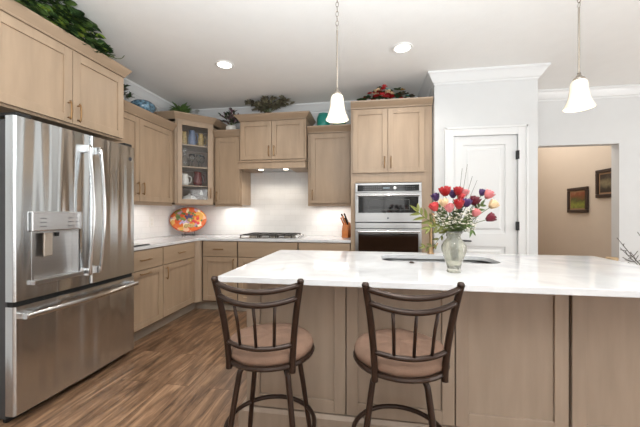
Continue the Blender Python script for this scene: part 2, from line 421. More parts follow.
crown = [(0, ZC-0.001), (0, ZC-0.125), (0.008, ZC-0.125), (0.010, ZC-0.108), (0.022, ZC-0.100), (0.034, ZC-0.082), (0.052, ZC-0.052), (0.068, ZC-0.030), (0.078, ZC-0.022), (0.080, ZC-0.001)]
sweep([(XL, -3.0), (XL, YB), (PX0, YB), (PX0, PY), (PX1, PY), (PX1, YB), (4.6, YB)], crown, 'trim_1')
bb = [(0, 0.001), (0.014, 0.001), (0.014, 0.085), (0.008, 0.1), (0, 0.105)]
sweep([(DX1+0.09, PY), (PX1, PY), (PX1, YB), (1.95, YB)], bb, 'baseboard_pantry')
sweep([(2.98, YB), (4.6, YB)], bb, 'baseboard_back')
sweep([(XL, -3.0), (XL, 1.35)], bb, 'baseboard_left')
# rear wall of the great room with a window and a wide glazed opening
b = B()
box(b, -2.75, -0.2, -3.12, -3.0, 0, ZC); box(b, -0.2, 1.2, -3.12, -3.0, 0, 0.5); box(b, -0.2, 4.6, -3.12, -3.0, 2.3, ZC); box(b, 1.2, 1.7, -3.12, -3.0, 0, 2.3); box(b, 4.3, 4.6, -3.12, -3.0, 0, 2.3)
struct('wall_front', b, 'wall')
def window_frame(name, xs_, zs_, make):
    b = B()
    for x in xs_: make(b, x-0.03, x+0.03, zs_[0], zs_[-1])
    for z in zs_: make(b, xs_[0], xs_[-1], z-0.03, z+0.03)
    struct(name, b, 'trim')
window_frame('window_1', [-0.17, 0.5, 1.17], [0.53, 1.4, 2.27], lambda b, x0, x1, z0, z1: box(b, x0, x1, -3.08, -3.04, z0, z1))
window_frame('window_2', [1.73, 2.6, 3.4, 4.27], [0.03, 2.27], lambda b, x0, x1, z0, z1: box(b, x0, x1, -3.08, -3.04, z0, z1))
window_frame('window_3', [-0.77, 0.05, 0.87], [0.53, 2.17], lambda b, x0, x1, z0, z1: box(b, 4.64, 4.68, x0, x1, z0, z1))
window_frame('window_4', [1.53, 2.35, 3.17], [0.53, 2.17], lambda b, x0, x1, z0, z1: box(b, 4.64, 4.68, x0, x1, z0, z1))
# pantry door and casing
b = B()
def casing_piece(x0, x1, z0, z1):
    box(b, x0, x1, PY-0.018, PY, z0, z1)
cw = 0.085
casing_piece(DX0-cw, DX0+0.005, 0, DZ+cw); casing_piece(DX1-0.005, DX1+cw, 0, DZ+cw); casing_piece(DX0+0.005, DX1-0.005, DZ-0.005, DZ+cw)
box(b, DX0-cw-0.004, DX0-cw+0.018, PY-0.027, PY, 0, DZ+cw+0.004); box(b, DX1+cw-0.018, DX1+cw+0.004, PY-0.027, PY, 0, DZ+cw+0.004); box(b, DX0-cw, DX1+cw, PY-0.027, PY, DZ+cw-0.018, DZ+cw+0.004)
struct('trim_2', b, 'trim', bevel=0.003)
def paneled(x0, x1, z0, z1, y, t, panels):
    bm = B(); yb = y+t
    xs = sorted({x0, x1} | {p[0] for p in panels} | {p[1] for p in panels}); zs = sorted({z0, z1} | {p[2] for p in panels} | {p[3] for p in panels})
    box(bm, x0, panels[0][0], y, yb, z0, z1); box(bm, panels[0][1], x1, y, yb, z0, z1)
    cur = z0
    for p in sorted(panels, key=lambda q: q[2]):
        box(bm, p[0], p[1], y, yb, cur, p[2]); cur = p[3]
        box(bm, p[0], p[1], y+0.012, yb, p[2], p[3])
        i = 0.035
        prof0 = [(p[0]+i, p[2]+i), (p[1]-i, p[2]+i), (p[1]-i, p[3]-i), (p[0]+i, p[3]-i)]; j = i+0.02
        prof1 = [(p[0]+j, p[2]+j), (p[1]-j, p[2]+j), (p[1]-j, p[3]-j), (p[0]+j, p[3]-j)]
        a = [bm.verts.new((u, y+0.012, v)) for u, v in prof0]; c = [bm.verts.new((u, y+0.003, v)) for u, v in prof1]
        for k in range(4): bm.faces.new((a[k], a[(k+1) % 4], c[(k+1) % 4], c[k]))
        bm.faces.new(c)
    box(bm, panels[0][0], panels[0][1], y, yb, cur, z1)
    return bm
dr = struct('door_1', paneled(DX0+0.004, DX1-0.004, 0.01, DZ-0.004, PY+0.012, 0.04, [(1.005, 1.425, 0.25, 0.875), (1.005, 1.425, 1.015, 1.955)]), 'trim')
for hz in (1.835, 1.095, 0.3):
    obj('hinge', box(B(), DX1-0.020, DX1+0.004, PY-0.022, PY+0.012, hz-0.045, hz+0.045), 'black', dr, bevel=0.002)
b = lathe(B(), [(0.028, 0), (0.030, 0.006), (0.012, 0.010), (0.010, 0.045)], 16, 0.96, PY+0.012, 0.935, mtx=Matrix.Rotation(PI/2, 3, 'X'))
tube(b, [(0.96, PY-0.03, 0.935), (1.0, PY-0.034, 0.936), (1.075, PY-0.034, 0.933)], 0.009, 8)
obj('door_handle', b, 'black', dr, smooth=True)
# tiled backsplash
struct('wall_tile_back', box(B(), XL+0.012, -0.205, YB-0.012, YB-0.001, 0.916, 1.90), 'tile')
struct('wall_tile_left', box(B(), XL+0.001, XL+0.012, 2.40, YB-0.001, 0.916, 1.40), 'tile')

# ------------------------------------------------------------------ cabinets (local: x along the run, front at y=0 facing -y, depth towards +y)
def shaker(x0, x1, z0, z1, y=-0.02, t=0.02, st=0.058, rec=0.011):
    bm = B()
    if min(x1-x0, z1-z0) < 0.20: return box(bm, x0, x1, y, y+t, z0, z1)
    box(bm, x0, x0+st, y, y+t, z0, z1); box(bm, x1-st, x1, y, y+t, z0, z1)
    box(bm, x0+st, x1-st, y, y+t, z0, z0+st); box(bm, x0+st, x1-st, y, y+t, z1-st, z1)
    box(bm, x0+st, x1-st, y+rec, y+t, z0+st, z1-st)
    return bm
def pull(x, z, length=0.13, vertical=True, y=-0.027):
    bm = B(); h = length/2; o = 0.028
    P = (lambda s, d: (x, y-d, z+s)) if vertical else (lambda s, d: (x+s, y-d, z))
    tube(bm, [P(-h, o*0.7), P(-h*0.85, o), P(0, o*1.12), P(h*0.85, o), P(h, o*0.7)], 0.0058, 6)
    for s in (-h*0.8, h*0.8): tube(bm, [P(s, 0), P(s, o)], 0.005, 6)
    return bm
def add_door(par, x0, x1, z0, z1, hx=None, hz=None, vert=True, L=0.13, name='door', m='wood', y=-0.027):
    d = obj(name, shaker(x0, x1, z0, z1, y), m, par, bevel=0.0018)
    if hx is not None: obj('handle', pull(hx, hz, L, vert, y-0.0005), 'brass', d, smooth=True)
    return d
def crown_cab(par, x0, x1, depth, z0, z1, pr=0.055, L=True, R=True, m='woodh'):
    bm = B(); l0, r0 = x0, x1
    P0 = [(x0, -0.012), (x1, -0.012), (x1, depth), (x0, depth)]
    def off(p): return [(x0-(p if L else 0), -0.012-p), (x1+(p if R else 0), -0.012-p), (x1+(p if R else 0), depth), (x0-(p if L else 0), depth)]
    zt = z1-0.014
    prism(bm, off(0.004), z0, off(0.006), z0+0.012); prism(bm, off(0.006), z0+0.012, off(pr), zt); prism(bm, off(pr), zt, off(pr+0.004), z1)
    return obj('crown', bm, m, par)
def carcass(par, x0, x1, y0, y1, z0, z1, m='wood', name='body'):
    return obj(name, box(B(), x0, x1, y0, y1, z0, z1), m, par, bevel=0.001)

# over-fridge cabinet
t = thing('wall_cabinet', 'tall maple wall cabinet with two doors directly above the steel refrigerator', 'cabinet', (-2.13, 1.42, 0), PI/2)
carcass(t, -0.055, 0.955, 0.0, 0.618, 1.86, 2.42)
add_door(t, -0.025, 0.463, 1.875, 2.40, 0.43, 1.96); add_door(t, 0.469, 0.928, 1.875, 2.40, 0.502, 1.96)
crown_cab(t, -0.055, 0.955, 0.618, 2.42, 2.495, 0.036, L=True, R=True)
# left wall two-door cabinet
t = thing('wall_cabinet', 'maple wall cabinet with two doors on the left wall between refrigerator and glass corner cabinet', 'cabinet', (-2.42, 2.39, 0), PI/2)
carcass(t, 0, 1.075, 0, 0.328, 1.34, 2.25)
add_door(t, 0.02, 0.495, 1.355, 2.235, 0.46, 1.49); add_door(t, 0.501, 1.045, 1.355, 2.235, 0.535, 1.49)
crown_cab(t, 0, 1.075, 0.328, 2.25, 2.335, L=False, R=False)
obj('light_rail', box(B(), 0, 1.075, 0.0, 0.02, 1.318, 1.34), 'woodh', t)
# corner cabinet (local frame turned 45 degrees)
s2 = math.sqrt(0.5); mid = Vector((-2.255, 3.675))
def loc45(x, y):
    dx, dy = x-mid.x, y-mid.y; return (dx*s2+dy*s2, -dx*s2+dy*s2)
A_, B_, C_, D_, E_ = [loc45(*p) for p in ((-2.737, 3.475), (-2.385, 3.475), (-2.055, 3.805), (-2.055, 4.156), (-2.737, 4.156))]
cc = thing('corner_wall_cabinet', 'diagonal maple corner cabinet with a glass door and dishes on its shelves', 'cabinet', (mid.x, mid.y, 0), PI/4)
Z0, Z1 = 1.34, 2.41
b = B()
def panel_between(p, q, th=0.015):
    p, q = Vector(p), Vector(q); d = (q-p).normalized(); n = Vector((-d.y, d.x))
    prism(b, [tuple(p), tuple(q), tuple(q+n*th), tuple(p+n*th)], Z0, None, Z1)
panel_between(A_, B_); panel_between(C_, D_); panel_between(D_, E_); panel_between(E_, A_)
prism(b, [A_, B_, C_, D_, E_], Z0, None, Z0+0.02); prism(b, [A_, B_, C_, D_, E_], Z1-0.03, None, Z1)
obj('body', b, 'wood', cc)
hw = C_[0]; yf = B_[1]
b = box(B(), B_[0], B_[0]+0.03, yf-0.002, yf+0.018, Z0, Z1); box(b, C_[0]-0.03, C_[0], yf-0.002, yf+0.018, Z0, Z1)
obj('face_frame', b, 'wood', cc, bevel=0.001)
gx0, gx1 = B_[0]+0.02, C_[0]-0.02; st = 0.056; yd = yf-0.024
b = B(); box(b, gx0, gx0+st, yd, yd+0.02, Z0+0.01, Z1-0.01); box(b, gx1-st, gx1, yd, yd+0.02, Z0+0.01, Z1-0.01)
box(b, gx0+st, gx1-st, yd, yd+0.02, Z0+0.01, Z0+0.01+st); box(b, gx0+st, gx1-st, yd, yd+0.02, Z1-0.01-st, Z1-0.01)
d = obj('door', b, 'wood', cc, bevel=0.0018)
obj('glass_pane', box(B(), gx0+st-0.004, gx1-st+0.004, yd+0.009, yd+0.012, Z0+0.06, Z1-0.06), 'pane', d)
obj('handle', pull(gx1-0.025, Z0+0.15, 0.13, True, yd), 'brass', d, smooth=True)
ins = [loc45(*p) for p in ((-2.72, 3.495), (-2.40, 3.495), (-2.075, 3.82), (-2.075, 4.138), (-2.72, 4.138))]
obj('back_lining', prism(B(), [(ins[4][0]-0.30, ins[4][1]-0.30), (ins[4][0]+0.30, ins[4][1]-0.30), (ins[4][0]+0.31, ins[4][1]-0.31), (ins[4][0]-0.31, ins[4][1]-0.31)][:4], Z0+0.021, None, Z1-0.031), 'inside', cc)
shelves = [1.589, 1.834, 2.117]
for z in shelves: obj('shelf', prism(B(), ins, z-0.016, None, z), 'cream' if False else 'wood', cc)
off1 = [loc45(*p) for p in ((-2.737, 3.42), (-2.362, 3.42), (-2.0, 3.782), (-2.0, 4.156), (-2.737, 4.156))]
off0 = [loc45(*p) for p in ((-2.737, 3.47), (-2.382, 3.47), (-2.05, 3.802), (-2.05, 4.156), (-2.737, 4.156))]
b = prism(B(), off0, Z1, off0, Z1+0.01); prism(b, off0, Z1+0.01, off1, Z1+0.07); prism(b, off1, Z1+0.07, off1, Z1+0.084)
obj('crown', b, 'woodh', cc)
def in_cc(x, y, z):   # local corner cabinet to world
    return (mid.x + x*s2 - y*s2, mid.y + x*s2 + y*s2, z)

# back wall cabinets
def back_cab(name, label, x0, x1, yfr, z0, z1, doors, ztop, L, R, depth=None, rail=True):
    t = thing(name, label, 'cabinet', (x0, yfr, 0)); w_ = x1-x0; dp = (YB-0.014-yfr)
    carcass(t, 0, w_, 0, dp, z0, z1)
    for dd in doors: add_door(t, *dd)
    crown_cab(t, 0, w_, dp, z1, ztop, L=L, R=R)
    if rail: obj('light_rail', box(B(), 0, w_, 0, 0.02, z0-0.022, z0), 'woodh', t)
    return t
back_cab('wall_cabinet', 'narrow single-door maple wall cabinet left of the range hood, potted plant on top', -2.045, -1.665, 3.84, 1.34, 2.25, [(0.02, 0.36, 1.355, 2.235, 0.045, 1.45)], 2.33, False, False)
back_cab('wall_cabinet', 'maple wall cabinet with two short doors above the wooden range hood', -1.655, -0.775, 3.76, 1.90, 2.42, [(0.02, 0.437, 1.915, 2.405, 0.405, 2.02), (0.443, 0.86, 1.915, 2.405, 0.475, 2.02)], 2.495, True, True, rail=False)
back_cab('wall_cabinet', 'single-door maple wall cabinet between the range hood and the oven cabinet', -0.765, -0.205, 3.84, 1.34, 2.25, [(0.04, 0.54, 1.355, 2.235, 0.065, 1.46)], 2.33, False, False)
# wooden range hood
t = thing('range_hood', 'maple range hood with two lit lamps above the gas cooktop', 'range hood', (-1.655, 3.72, 0))
b = box(B(), 0, 0.88, 0.0, 0.02, 1.80, 1.885); box(b, 0, 0.02, 0.02, 0.435, 1.80, 1.885); box(b, 0.86, 0.88, 0.02, 0.435, 1.80, 1.885)
box(b, 0.02, 0.86, 0.02, 0.435, 1.865, 1.885)
prism(b, [(0.02, 0.02), (0.86, 0.02), (0.66, 0.075), (0.17, 0.075)], 1.80, None, 1.812)
prism(b, [(0.02, 0.02), (0.17, 0.075), (0.17, 0.435), (0.02, 0.435)], 1.80, None, 1.812)
prism(b, [(0.86, 0.02), (0.86, 0.435), (0.66, 0.435), (0.66, 0.075)], 1.80, None, 1.812)
obj('valance', b, 'wood', t)
obj('moulding', box(B(), -0.005, 0.885, -0.018, 0.0, 1.878, 1.898), 'woodh', t, bevel=0.004)
obj('vent_insert', box(B(), 0.17, 0.66, 0.075, 0.434, 1.808, 1.83), 'steel2', t, bevel=0.002)
for x in (0.245, 0.585):
    obj('lamp', lathe(B(), [(0.03, 0), (0.034, 0.004), (0.03, 0.008)], 16, x, 0.16, 1.800), 'amber', t)
for x in (0.245, 0.585): light('hood_lamp_light', 'SPOT', (-1.655+x, 3.88, 1.79), 5.0, WARM, 0.03, spot=2.4)
# under-cabinet light strips
for (x, y, z, sx, sy, rz) in ((-2.58, 2.95, 1.315, 0.9, 0.03, PI/2), (-2.32, 3.78, 1.33, 0.35, 0.03, PI/4), (-1.85, 4.05, 1.315, 0.3, 0.03, 0), (-0.48, 4.0, 1.315, 0.45, 0.03, 0)):
    light('under_cabinet_light', 'AREA', (x, y, z), 0.8 if sx < 0.36 and sx > 0.31 else 1.7, (1, 0.95, 0.89), sx, sy, (0, 0, rz))

# tall oven cabinet
tc_ = thing('oven_cabinet', 'tall maple cabinet holding the microwave and the wall oven, two doors at its top', 'cabinet', (-0.197, 3.52, 0))
W_ = 0.897; dp = YB-0.002-3.52; mz0, mz1 = 0.30, 1.572; mx0, mx1 = 0.05, 0.785
b = box(B(), 0, mx0, 0, dp, 0.0, 2.42); box(b, mx1, W_, 0, dp, 0.0, 2.42)
box(b, mx0, mx1, 0, dp, mz1+0.005, 2.42); box(b, mx0, mx1, 0, dp, 0.0, mz0-0.005); box(b, mx0, mx1, dp-0.02, dp, mz0-0.005, mz1+0.005)
obj('body', b, 'wood', tc_)
add_door(tc_, 0.025, 0.412, 1.685, 2.405, 0.378, 1.80); add_door(tc_, 0.418, 0.812, 1.685, 2.405, 0.448, 1.80)
add_door(tc_, 0.025, 0.812, 0.12, 0.28, 0.42, 0.2, False, name='drawer')
crown_cab(tc_, 0, W_, dp, 2.42, 2.495, L=False, R=False)

# microwave and wall oven
def appliance(name, label, x0, x1, z0, z1, parts):
    pass
mw = thing('microwave', 'built-in stainless microwave with black control strip above the wall oven', 'microwave', (-0.145, 3.52, 0))
AW = 0.728
obj('body', box(B(), 0.01, AW-0.01, 0.0, 0.48, 1.128, 1.568), 'dark', mw)
b = box(B(), 0, AW, -0.025, -0.001, 1.466, 1.568); obj('control_panel', b, 'ovensteel', mw, bevel=0.003)
cp = obj('control_glass', box(B(), 0.025, AW-0.025, -0.028, -0.0255, 1.476, 1.546), 'blackglass', mw, bevel=0.001)
b = box(B(), 0.31, 0.385, -0.0292, -0.0282, 1.502, 1.520)
obj('display', b, mat('display_grey', srgb(120, 132, 140), 0.3), cp)
b = B()
for i in range(9):
    for j in range(2):
        box(b, 0.09+i*0.024, 0.102+i*0.024, -0.0290, -0.0282, 1.494+j*0.026, 1.500+j*0.026)
        box(b, 0.47+i*0.022, 0.481+i*0.022, -0.0290, -0.0282, 1.494+j*0.026, 1.500+j*0.026)
kp = obj('keypad', b, mat('keypad_print', srgb(90, 92, 96), 0.4), cp); kp['kind'] = 'stuff'
obj('dial', lathe(B(), [(0.018, 0), (0.018, 0.008), (0.014, 0.01)], 18, 0.44, -0.028, 1.511, mtx=Matrix.Rotation(PI/2, 3, 'X')), 'steel2', mw)
b = B(); box(b, 0, AW, -0.035, -0.001, 1.128, 1.232); box(b, 0, AW, -0.035, -0.001, 1.412, 1.462); box(b, 0, 0.035, -0.035, -0.001, 1.232, 1.412); box(b, AW-0.035, AW, -0.035, -0.001, 1.232, 1.412)
dd = obj('door', b, 'ovensteel', mw, bevel=0.002)
obj('window', box(B(), 0.035, AW-0.035, -0.030, -0.004, 1.232, 1.412), 'blackglass', dd)
b = B()
for (a1, a2, c1, c2) in ((0.14, 0.60, 1.262, 1.268), (0.14, 0.60, 1.378, 1.384), (0.14, 0.146, 1.268, 1.378), (0.594, 0.60, 1.268, 1.378)): box(b, a1, a2, -0.0315, -0.0302, c1, c2)
obj('window_frame', b, mat('painted_reflection_grey', srgb(70, 72, 70), 0.3), dd)  # reflection of a window painted as grey lines on the door glass
def barh(x0, x1, z, par, y=-0.036):
    bm = tube(B(), [(x0, y-0.04, z), (x1, y-0.04, z)], 0.012, 12)
    for x in (x0+0.02, x1-0.02): tube(bm, [(x, y, z), (x, y-0.04, z)], 0.009, 8)
    return sm_angle(obj('handle', bm, 'chrome', par))
barh(0.03, AW-0.03, 1.428, dd)
obj('emblem', lathe(B(), [(0.011, 0), (0.011, 0.002)], 16, AW/2, -0.035, 1.172, mtx=Matrix.Rotation(PI/2, 3, 'X')), 'logo', dd)
ov = thing('wall_oven', 'built-in stainless wall oven with dark brown window below the microwave', 'oven', (-0.145, 3.52, 0))
obj('body', box(B(), 0.01, AW-0.01, 0.0, 0.52, 0.30, 1.118), 'dark', ov)
obj('trim_strip', box(B(), 0, AW, -0.028, -0.001, 1.056, 1.118), 'ovensteel', ov, bevel=0.003)
b = B(); box(b, 0, AW, -0.035, -0.001, 0.32, 0.44); box(b, 0, AW, -0.035, -0.001, 1.0, 1.05); box(b, 0, 0.035, -0.035, -0.001, 0.44, 1.0); box(b, AW-0.035, AW, -0.035, -0.001, 0.44, 1.0)
dd = obj('door', b, 'ovensteel', ov, bevel=0.002)
obj('window', box(B(), 0.035, AW-0.035, -0.030, -0.004, 0.44, 1.0), 'brownglass', dd)
barh(0.03, AW-0.03, 1.022, dd)

# base cabinets
def base_cab(label, loc, rz, w_, dp, doors, drawers, name='base_cabinet'):
    t = thing(name, label, 'cabinet', loc, rz)
    carcass(t, 0, w_, 0.003, dp, 0.115, 0.884)
    obj('gap_shade_sheet', box(B(), 0.002, w_-0.002, 0.0, 0.0028, 0.12, 0.882), 'reveal', t)  # added dark sheet, paints the shade in the gaps between fronts
    obj('toe_kick', box(B(), 0, w_, 0.075, 0.09, 0.0, 0.114), 'kick', t)
    for dd in doors: add_door(t, *dd)
    for dd in drawers: add_door(t, *dd, name='drawer', m='woodh')
    return t
XF = -2.13
base_cab('maple base cabinet beside the refrigerator, horizontal pulls on both its drawer and its door', (XF, 2.40, 0), PI/2, 0.465, 0.60,
         [(0.006, 0.457, 0.14, 0.685, 0.20, 0.655, False, 0.15)], [(0.006, 0.457, 0.692, 0.876, 0.20, 0.785, False, 0.15)])
base_cab('maple base cabinet on the left wall near the inner corner, vertical door pull', (XF, 2.866, 0), PI/2, 0.60, 0.60,
         [(0.006, 0.585, 0.14, 0.685, 0.04, 0.60)], [(0.006, 0.585, 0.692, 0.876, 0.30, 0.785, False, 0.13)])
t = thing('corner_base_cabinet', 'blind corner base cabinet filling the inner corner under the fruit platter', 'cabinet', (-2.13, 3.467, 0))
b = prism(B(), [(-0.60, 0.002), (0.0, 0.002), (0.06, 0.083), (0.06, 0.68), (-0.60, 0.68)], 0.115, None, 0.884)
obj('body', b, 'wood', t)
obj('toe_kick', box(B(), -0.09, -0.075, 0.002, 0.158, 0.0, 0.114), 'kick', t)
obj('toe_kick', box(B(), -0.0749, 0.06, 0.158, 0.173, 0.0, 0.114), 'kick', t)
YF = 3.55
base_cab('maple base cabinet with one drawer and one door left of the cooktop cabinet', (-2.068, YF, 0), 0, 0.484, 0.60,
         [(0.03, 0.476, 0.14, 0.685, 0.44, 0.60)], [(0.03, 0.476, 0.692, 0.876, 0.24, 0.785, False, 0.13)])
base_cab('wide maple base cabinet directly under the gas cooktop', (-1.582, YF, 0), 0, 0.76, 0.60,
         [(0.008, 0.377, 0.14, 0.685, 0.34, 0.60), (0.383, 0.752, 0.14, 0.685, 0.42, 0.60)], [(0.008, 0.752, 0.692, 0.876)])
base_cab('maple base cabinet with drawer between cooktop cabinet and tall oven cabinet', (-0.820, YF, 0), 0, 0.618, 0.60,
         [(0.008, 0.61, 0.14, 0.685, 0.06, 0.60)], [(0.008, 0.61, 0.692, 0.876)])
# perimeter countertop
ct = [(-2.735, 2.395), (-2.095, 2.395), (-2.095, 3.515), (-0.200, 3.515), (-0.200, 4.155), (-2.735, 4.155)]
o = obj('countertop', prism(B(), ct, 0.885, None, 0.915), 'quartz', bevel=0.003)
tag(o, 'white quartz countertop running along the left and back walls around the corner', 'countertop')

# ------------------------------------------------------------------ refrigerator
fr = thing('refrigerator', 'large stainless steel french door refrigerator with water dispenser and bottom freezer drawer', 'refrigerator', (-2.0, 1.45, 0), PI/2)
FW = 0.915
obj('body', box(B(), 0.005, FW-0.005, 0.075, 0.72, 0.03, 1.775), mat('fridge_side_grey', srgb(70, 70, 72), 0.5, 0.3), fr, bevel=0.004)
obj('toe_grille', box(B(), 0.02, FW-0.02, 0.09, 0.115, 0.0, 0.06), 'dark', fr)
obj('foot', lathe(B(), [(0.025, 0), (0.02, 0.03)], 12, 0.05, 0.20, 0.0), 'dark', fr); obj('foot', lathe(B(), [(0.025, 0), (0.02, 0.03)], 12, FW-0.05, 0.20, 0.0), 'dark', fr)
def fdoor(x0, x1, z0, z1, hole=None, bow=0.012):
    # front slightly bowed, rounded vertical edges
    bm = B(); N = 10; cols = []
    xs = [x0+(x1-x0)*i/N for i in range(N+1)]
    def yat(x): return 0.008*abs((x-FW/2)/(FW/2))**2
    return xs, yat
def door_mesh(x0, x1, z0, z1, hole=None, er=0.012):
    bm = B()
    def yat(x): 
        y = 0.010*abs((x-FW/2)/(FW/2))**2
        return y
    base = [x0, x0+0.004, x0+er] + [x0+er+(x1-x0-2*er)*i/8 for i in range(1, 8)] + [x1-er, x1-0.004, x1]
    xs = sorted(set(base + ([hole[0], hole[1]] if hole else [])))
    zs = [z0, z1] if not hole else [z0, hole[2], hole[3], z1]
    def edge(x):
        d = min(x-x0, x1-x)
        return yat(x) + (0.0 if d >= er-1e-6 else (er-d)**2/er*0.9)
    V = {}
    for i, x in enumerate(xs):
        for j, z in enumerate(zs): V[i, j] = bm.verts.new((x, edge(x), z))
    for i in range(len(xs)-1):
        for j in range(len(zs)-1):
            if hole and xs[i] >= hole[0]-1e-6 and xs[i+1] <= hole[1]+1e-6 and j == 1: continue
            bm.faces.new((V[i, j], V[i+1, j], V[i+1, j+1], V[i, j+1]))
    # sides and back
    n = len(xs)-1; m_ = len(zs)-1; yb = 0.07
    bk = {(i, j): bm.verts.new((xs[i], yb, zs[j])) for i in (0, n) for j in (0, m_)}
    bm.faces.new([bk[0, 0], bk[n, 0], bk[n, m_], bk[0, m_]])
    bm.faces.new([V[i, m_] for i in range(n+1)] + [bk[n, m_], bk[0, m_]])
    bm.faces.new([V[i, 0] for i in range(n, -1, -1)] + [bk[0, 0], bk[n, 0]])
    bm.faces.new([V[0, j] for j in range(m_+1)] + [bk[0, m_], bk[0, 0]])
    bm.faces.new([V[n, j] for j in range(m_, -1, -1)] + [bk[n, 0], bk[n, m_]])
    return bm
SP = 0.482
hole = (0.09, 0.395, 0.815, 1.118)
ld = sm_angle(obj('door', door_mesh(0.0, SP-0.003, 0.715, 1.795, hole), 'stainless', fr), 30)
rd = sm_angle(obj('door', door_mesh(SP+0.003, FW, 0.715, 1.795), 'stainless', fr), 30)
fz = sm_angle(obj('freezer_drawer', door_mesh(0.0, FW, 0.055, 0.685), 'stainless', fr), 30)
obj('gasket_gap', box(B(), 0.01, FW-0.01, 0.03, 0.07, 0.686, 0.714), 'dark', fr)
# dispenser
b = B(); x0, x1, z0, z1 = hole
box(b, x0-0.001, x0+0.012, 0.004, 0.062, z0, z1); box(b, x1-0.012, x1+0.001, 0.004, 0.062, z0, z1); box(b, x0+0.012, x1-0.012, 0.05, 0.062, z0, z1)
box(b, x0+0.012, x1-0.012, 0.006, 0.05, z1-0.014, z1)
obj('dispenser_recess', b, 'steel2', ld, bevel=0.001)
b = box(B(), 0.08, 0.405, -0.010, 0.006, 1.118, 1.24)
dp_ = obj('dispenser_panel', b, mat('dispenser_panel_steel', srgb(205, 205, 205), 0.22, 0.9), ld, bevel=0.006)
b = B()
for i in range(3):
    box(b, 0.125, 0.165, -0.0112, -0.0102, 1.145+i*0.025, 1.149+i*0.025); box(b, 0.30, 0.34, -0.0112, -0.0102, 1.145+i*0.025, 1.149+i*0.025); box(b, 0.355, 0.375, -0.0112, -0.0102, 1.145+i*0.025, 1.149+i*0.025)
dm = obj('dispenser_markings', b, 'logo', dp_); dm['kind'] = 'stuff'
b = box(B(), 0.165, 0.222, 0.012, 0.024, 0.955, 1.112)
obj('dispenser_paddle', b, mat('paddle_bronze_grey', srgb(176, 166, 154), 0.3, 0.5), ld, bevel=0.006)
obj('nozzle', lathe(B(), [(0.012, 0), (0.014, 0.02), (0.014, 0.026)], 12, 0.26, 0.03, 1.078), 'black', ld)
b = prism(B(), [(x0-0.005, -0.022), (x1+0.01, -0.022), (x1+0.004, 0.05), (x0, 0.05)], z0-0.02, None, z0+0.006)
obj('drip_tray', b, 'steel2', ld, bevel=0.003)
def fridge_handle(x, z0, z1, par, y0=0.0):
    pts = []; n = 14
    for i in range(n+1):
        s = i/n; yy = -0.035-0.034*math.sin(PI*s)
        pts.append((x, y0+yy, z0+(z1-z0)*s))
    bm = tube(B(), pts, 0.0125, 10, flat=(1.15, 0.75))
    for s in (0.012, 0.988):
        z = z0+(z1-z0)*s; box(bm, x-0.014, x+0.014, y0-0.043, y0+0.003, z-0.026, z+0.026)
    return sm_angle(obj('handle', bm, 'chrome', par, bevel=0.002))
fridge_handle(SP-0.045, 0.80, 1.70, ld); fridge_handle(SP+0.045, 0.80, 1.70, rd)
pts = []
for i in range(17):
    s = i/16; pts.append((0.035+(FW-0.06)*s, -0.036-0.03*math.sin(PI*s), 0.628))
bm = tube(B(), pts, 0.0145, 10, flat=(0.9, 1.15))
for x in (0.05, FW-0.04): box(bm, x-0.022, x+0.022, -0.045, 0.014, 0.610, 0.646)
sm_angle(obj('handle', bm, 'chrome', fz, bevel=0.002))
obj('emblem', lathe(B(), [(0.014, 0), (0.016, 0.002), (0.012, 0.003)], 20, 0.86, 0.007, 1.69, mtx=Matrix.Rotation(PI/2, 3, 'X')), 'logo', rd)
obj('hinge_cover', box(B(), 0.02, 0.10, 0.02, 0.14, 1.797, 1.82), 'dark', fr, bevel=0.004)
obj('hinge_cover', box(B(), FW-0.10, FW-0.02, 0.02, 0.14, 1.797, 1.82), 'dark', fr, bevel=0.004)

# ------------------------------------------------------------------ island
IX0, IX1, IY0, IY1 = -0.742, 1.625, 1.42, 2.52
BX0, BX1, BY0, BY1 = -0.70, 1.585, 1.685, 2.48
isl = thing('island_cabinet', 'long maple kitchen island cabinet with framed panels facing the two stools', 'kitchen island', (BX0, BY0, 0))
w_ = BX1-BX0; d_ = BY1-BY0
obj('gap_shade_sheet', box(B(), 0.021, w_-0.021, 0.001, 0.0195, 0.0, 0.883), 'reveal', isl)  # added dark sheet, shade between the panels put into its colour
b = box(B(), 0, w_, d_-0.02, d_, 0.0, 0.884); box(b, 0, 0.02, 0.0, d_-0.02, 0.0, 0.884); box(b, w_-0.02, w_, 0.0, d_-0.02, 0.0, 0.884)
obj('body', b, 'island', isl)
xs = [0.022, 0.580, 1.146, 1.676, 2.262]
for i in range(4):
    x0, x1 = xs[i]+0.003, xs[i+1]-0.003
    if i == 3: x0 += 0.010
    bm = B(); st = 0.062; y = -0.02
    box(bm, x0, x0+st, y, -0.001, 0.125, 0.878); box(bm, x1-st, x1, y, -0.001, 0.125, 0.878)
    box(bm, x0+st, x1-st, y, -0.001, 0.125, 0.195); box(bm, x0+st, x1-st, y, -0.001, 0.82, 0.878); box(bm, x0+st, x1-st, y+0.011, -0.001, 0.195, 0.82)
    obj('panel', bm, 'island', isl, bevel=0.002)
b = box(B(), -0.012, w_+0.012, -0.034, -0.001, 0.0, 0.098); prism(b, [(-0.012, -0.034), (w_+0.012, -0.034), (w_+0.012, -0.001), (-0.012, -0.001)], 0.098, [(-0.004, -0.022), (w_+0.004, -0.022), (w_+0.004, -0.001), (-0.004, -0.001)], 0.118)
box(b, -0.034, -0.012, -0.034, d_, 0.0, 0.108)
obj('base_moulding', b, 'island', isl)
for x0, x1 in ((0.02, 0.76), (0.78, 1.50), (1.52, 2.26)):
    obj('door', shaker(x0, x1, 0.12, 0.87, d_+0.001), 'island', isl)
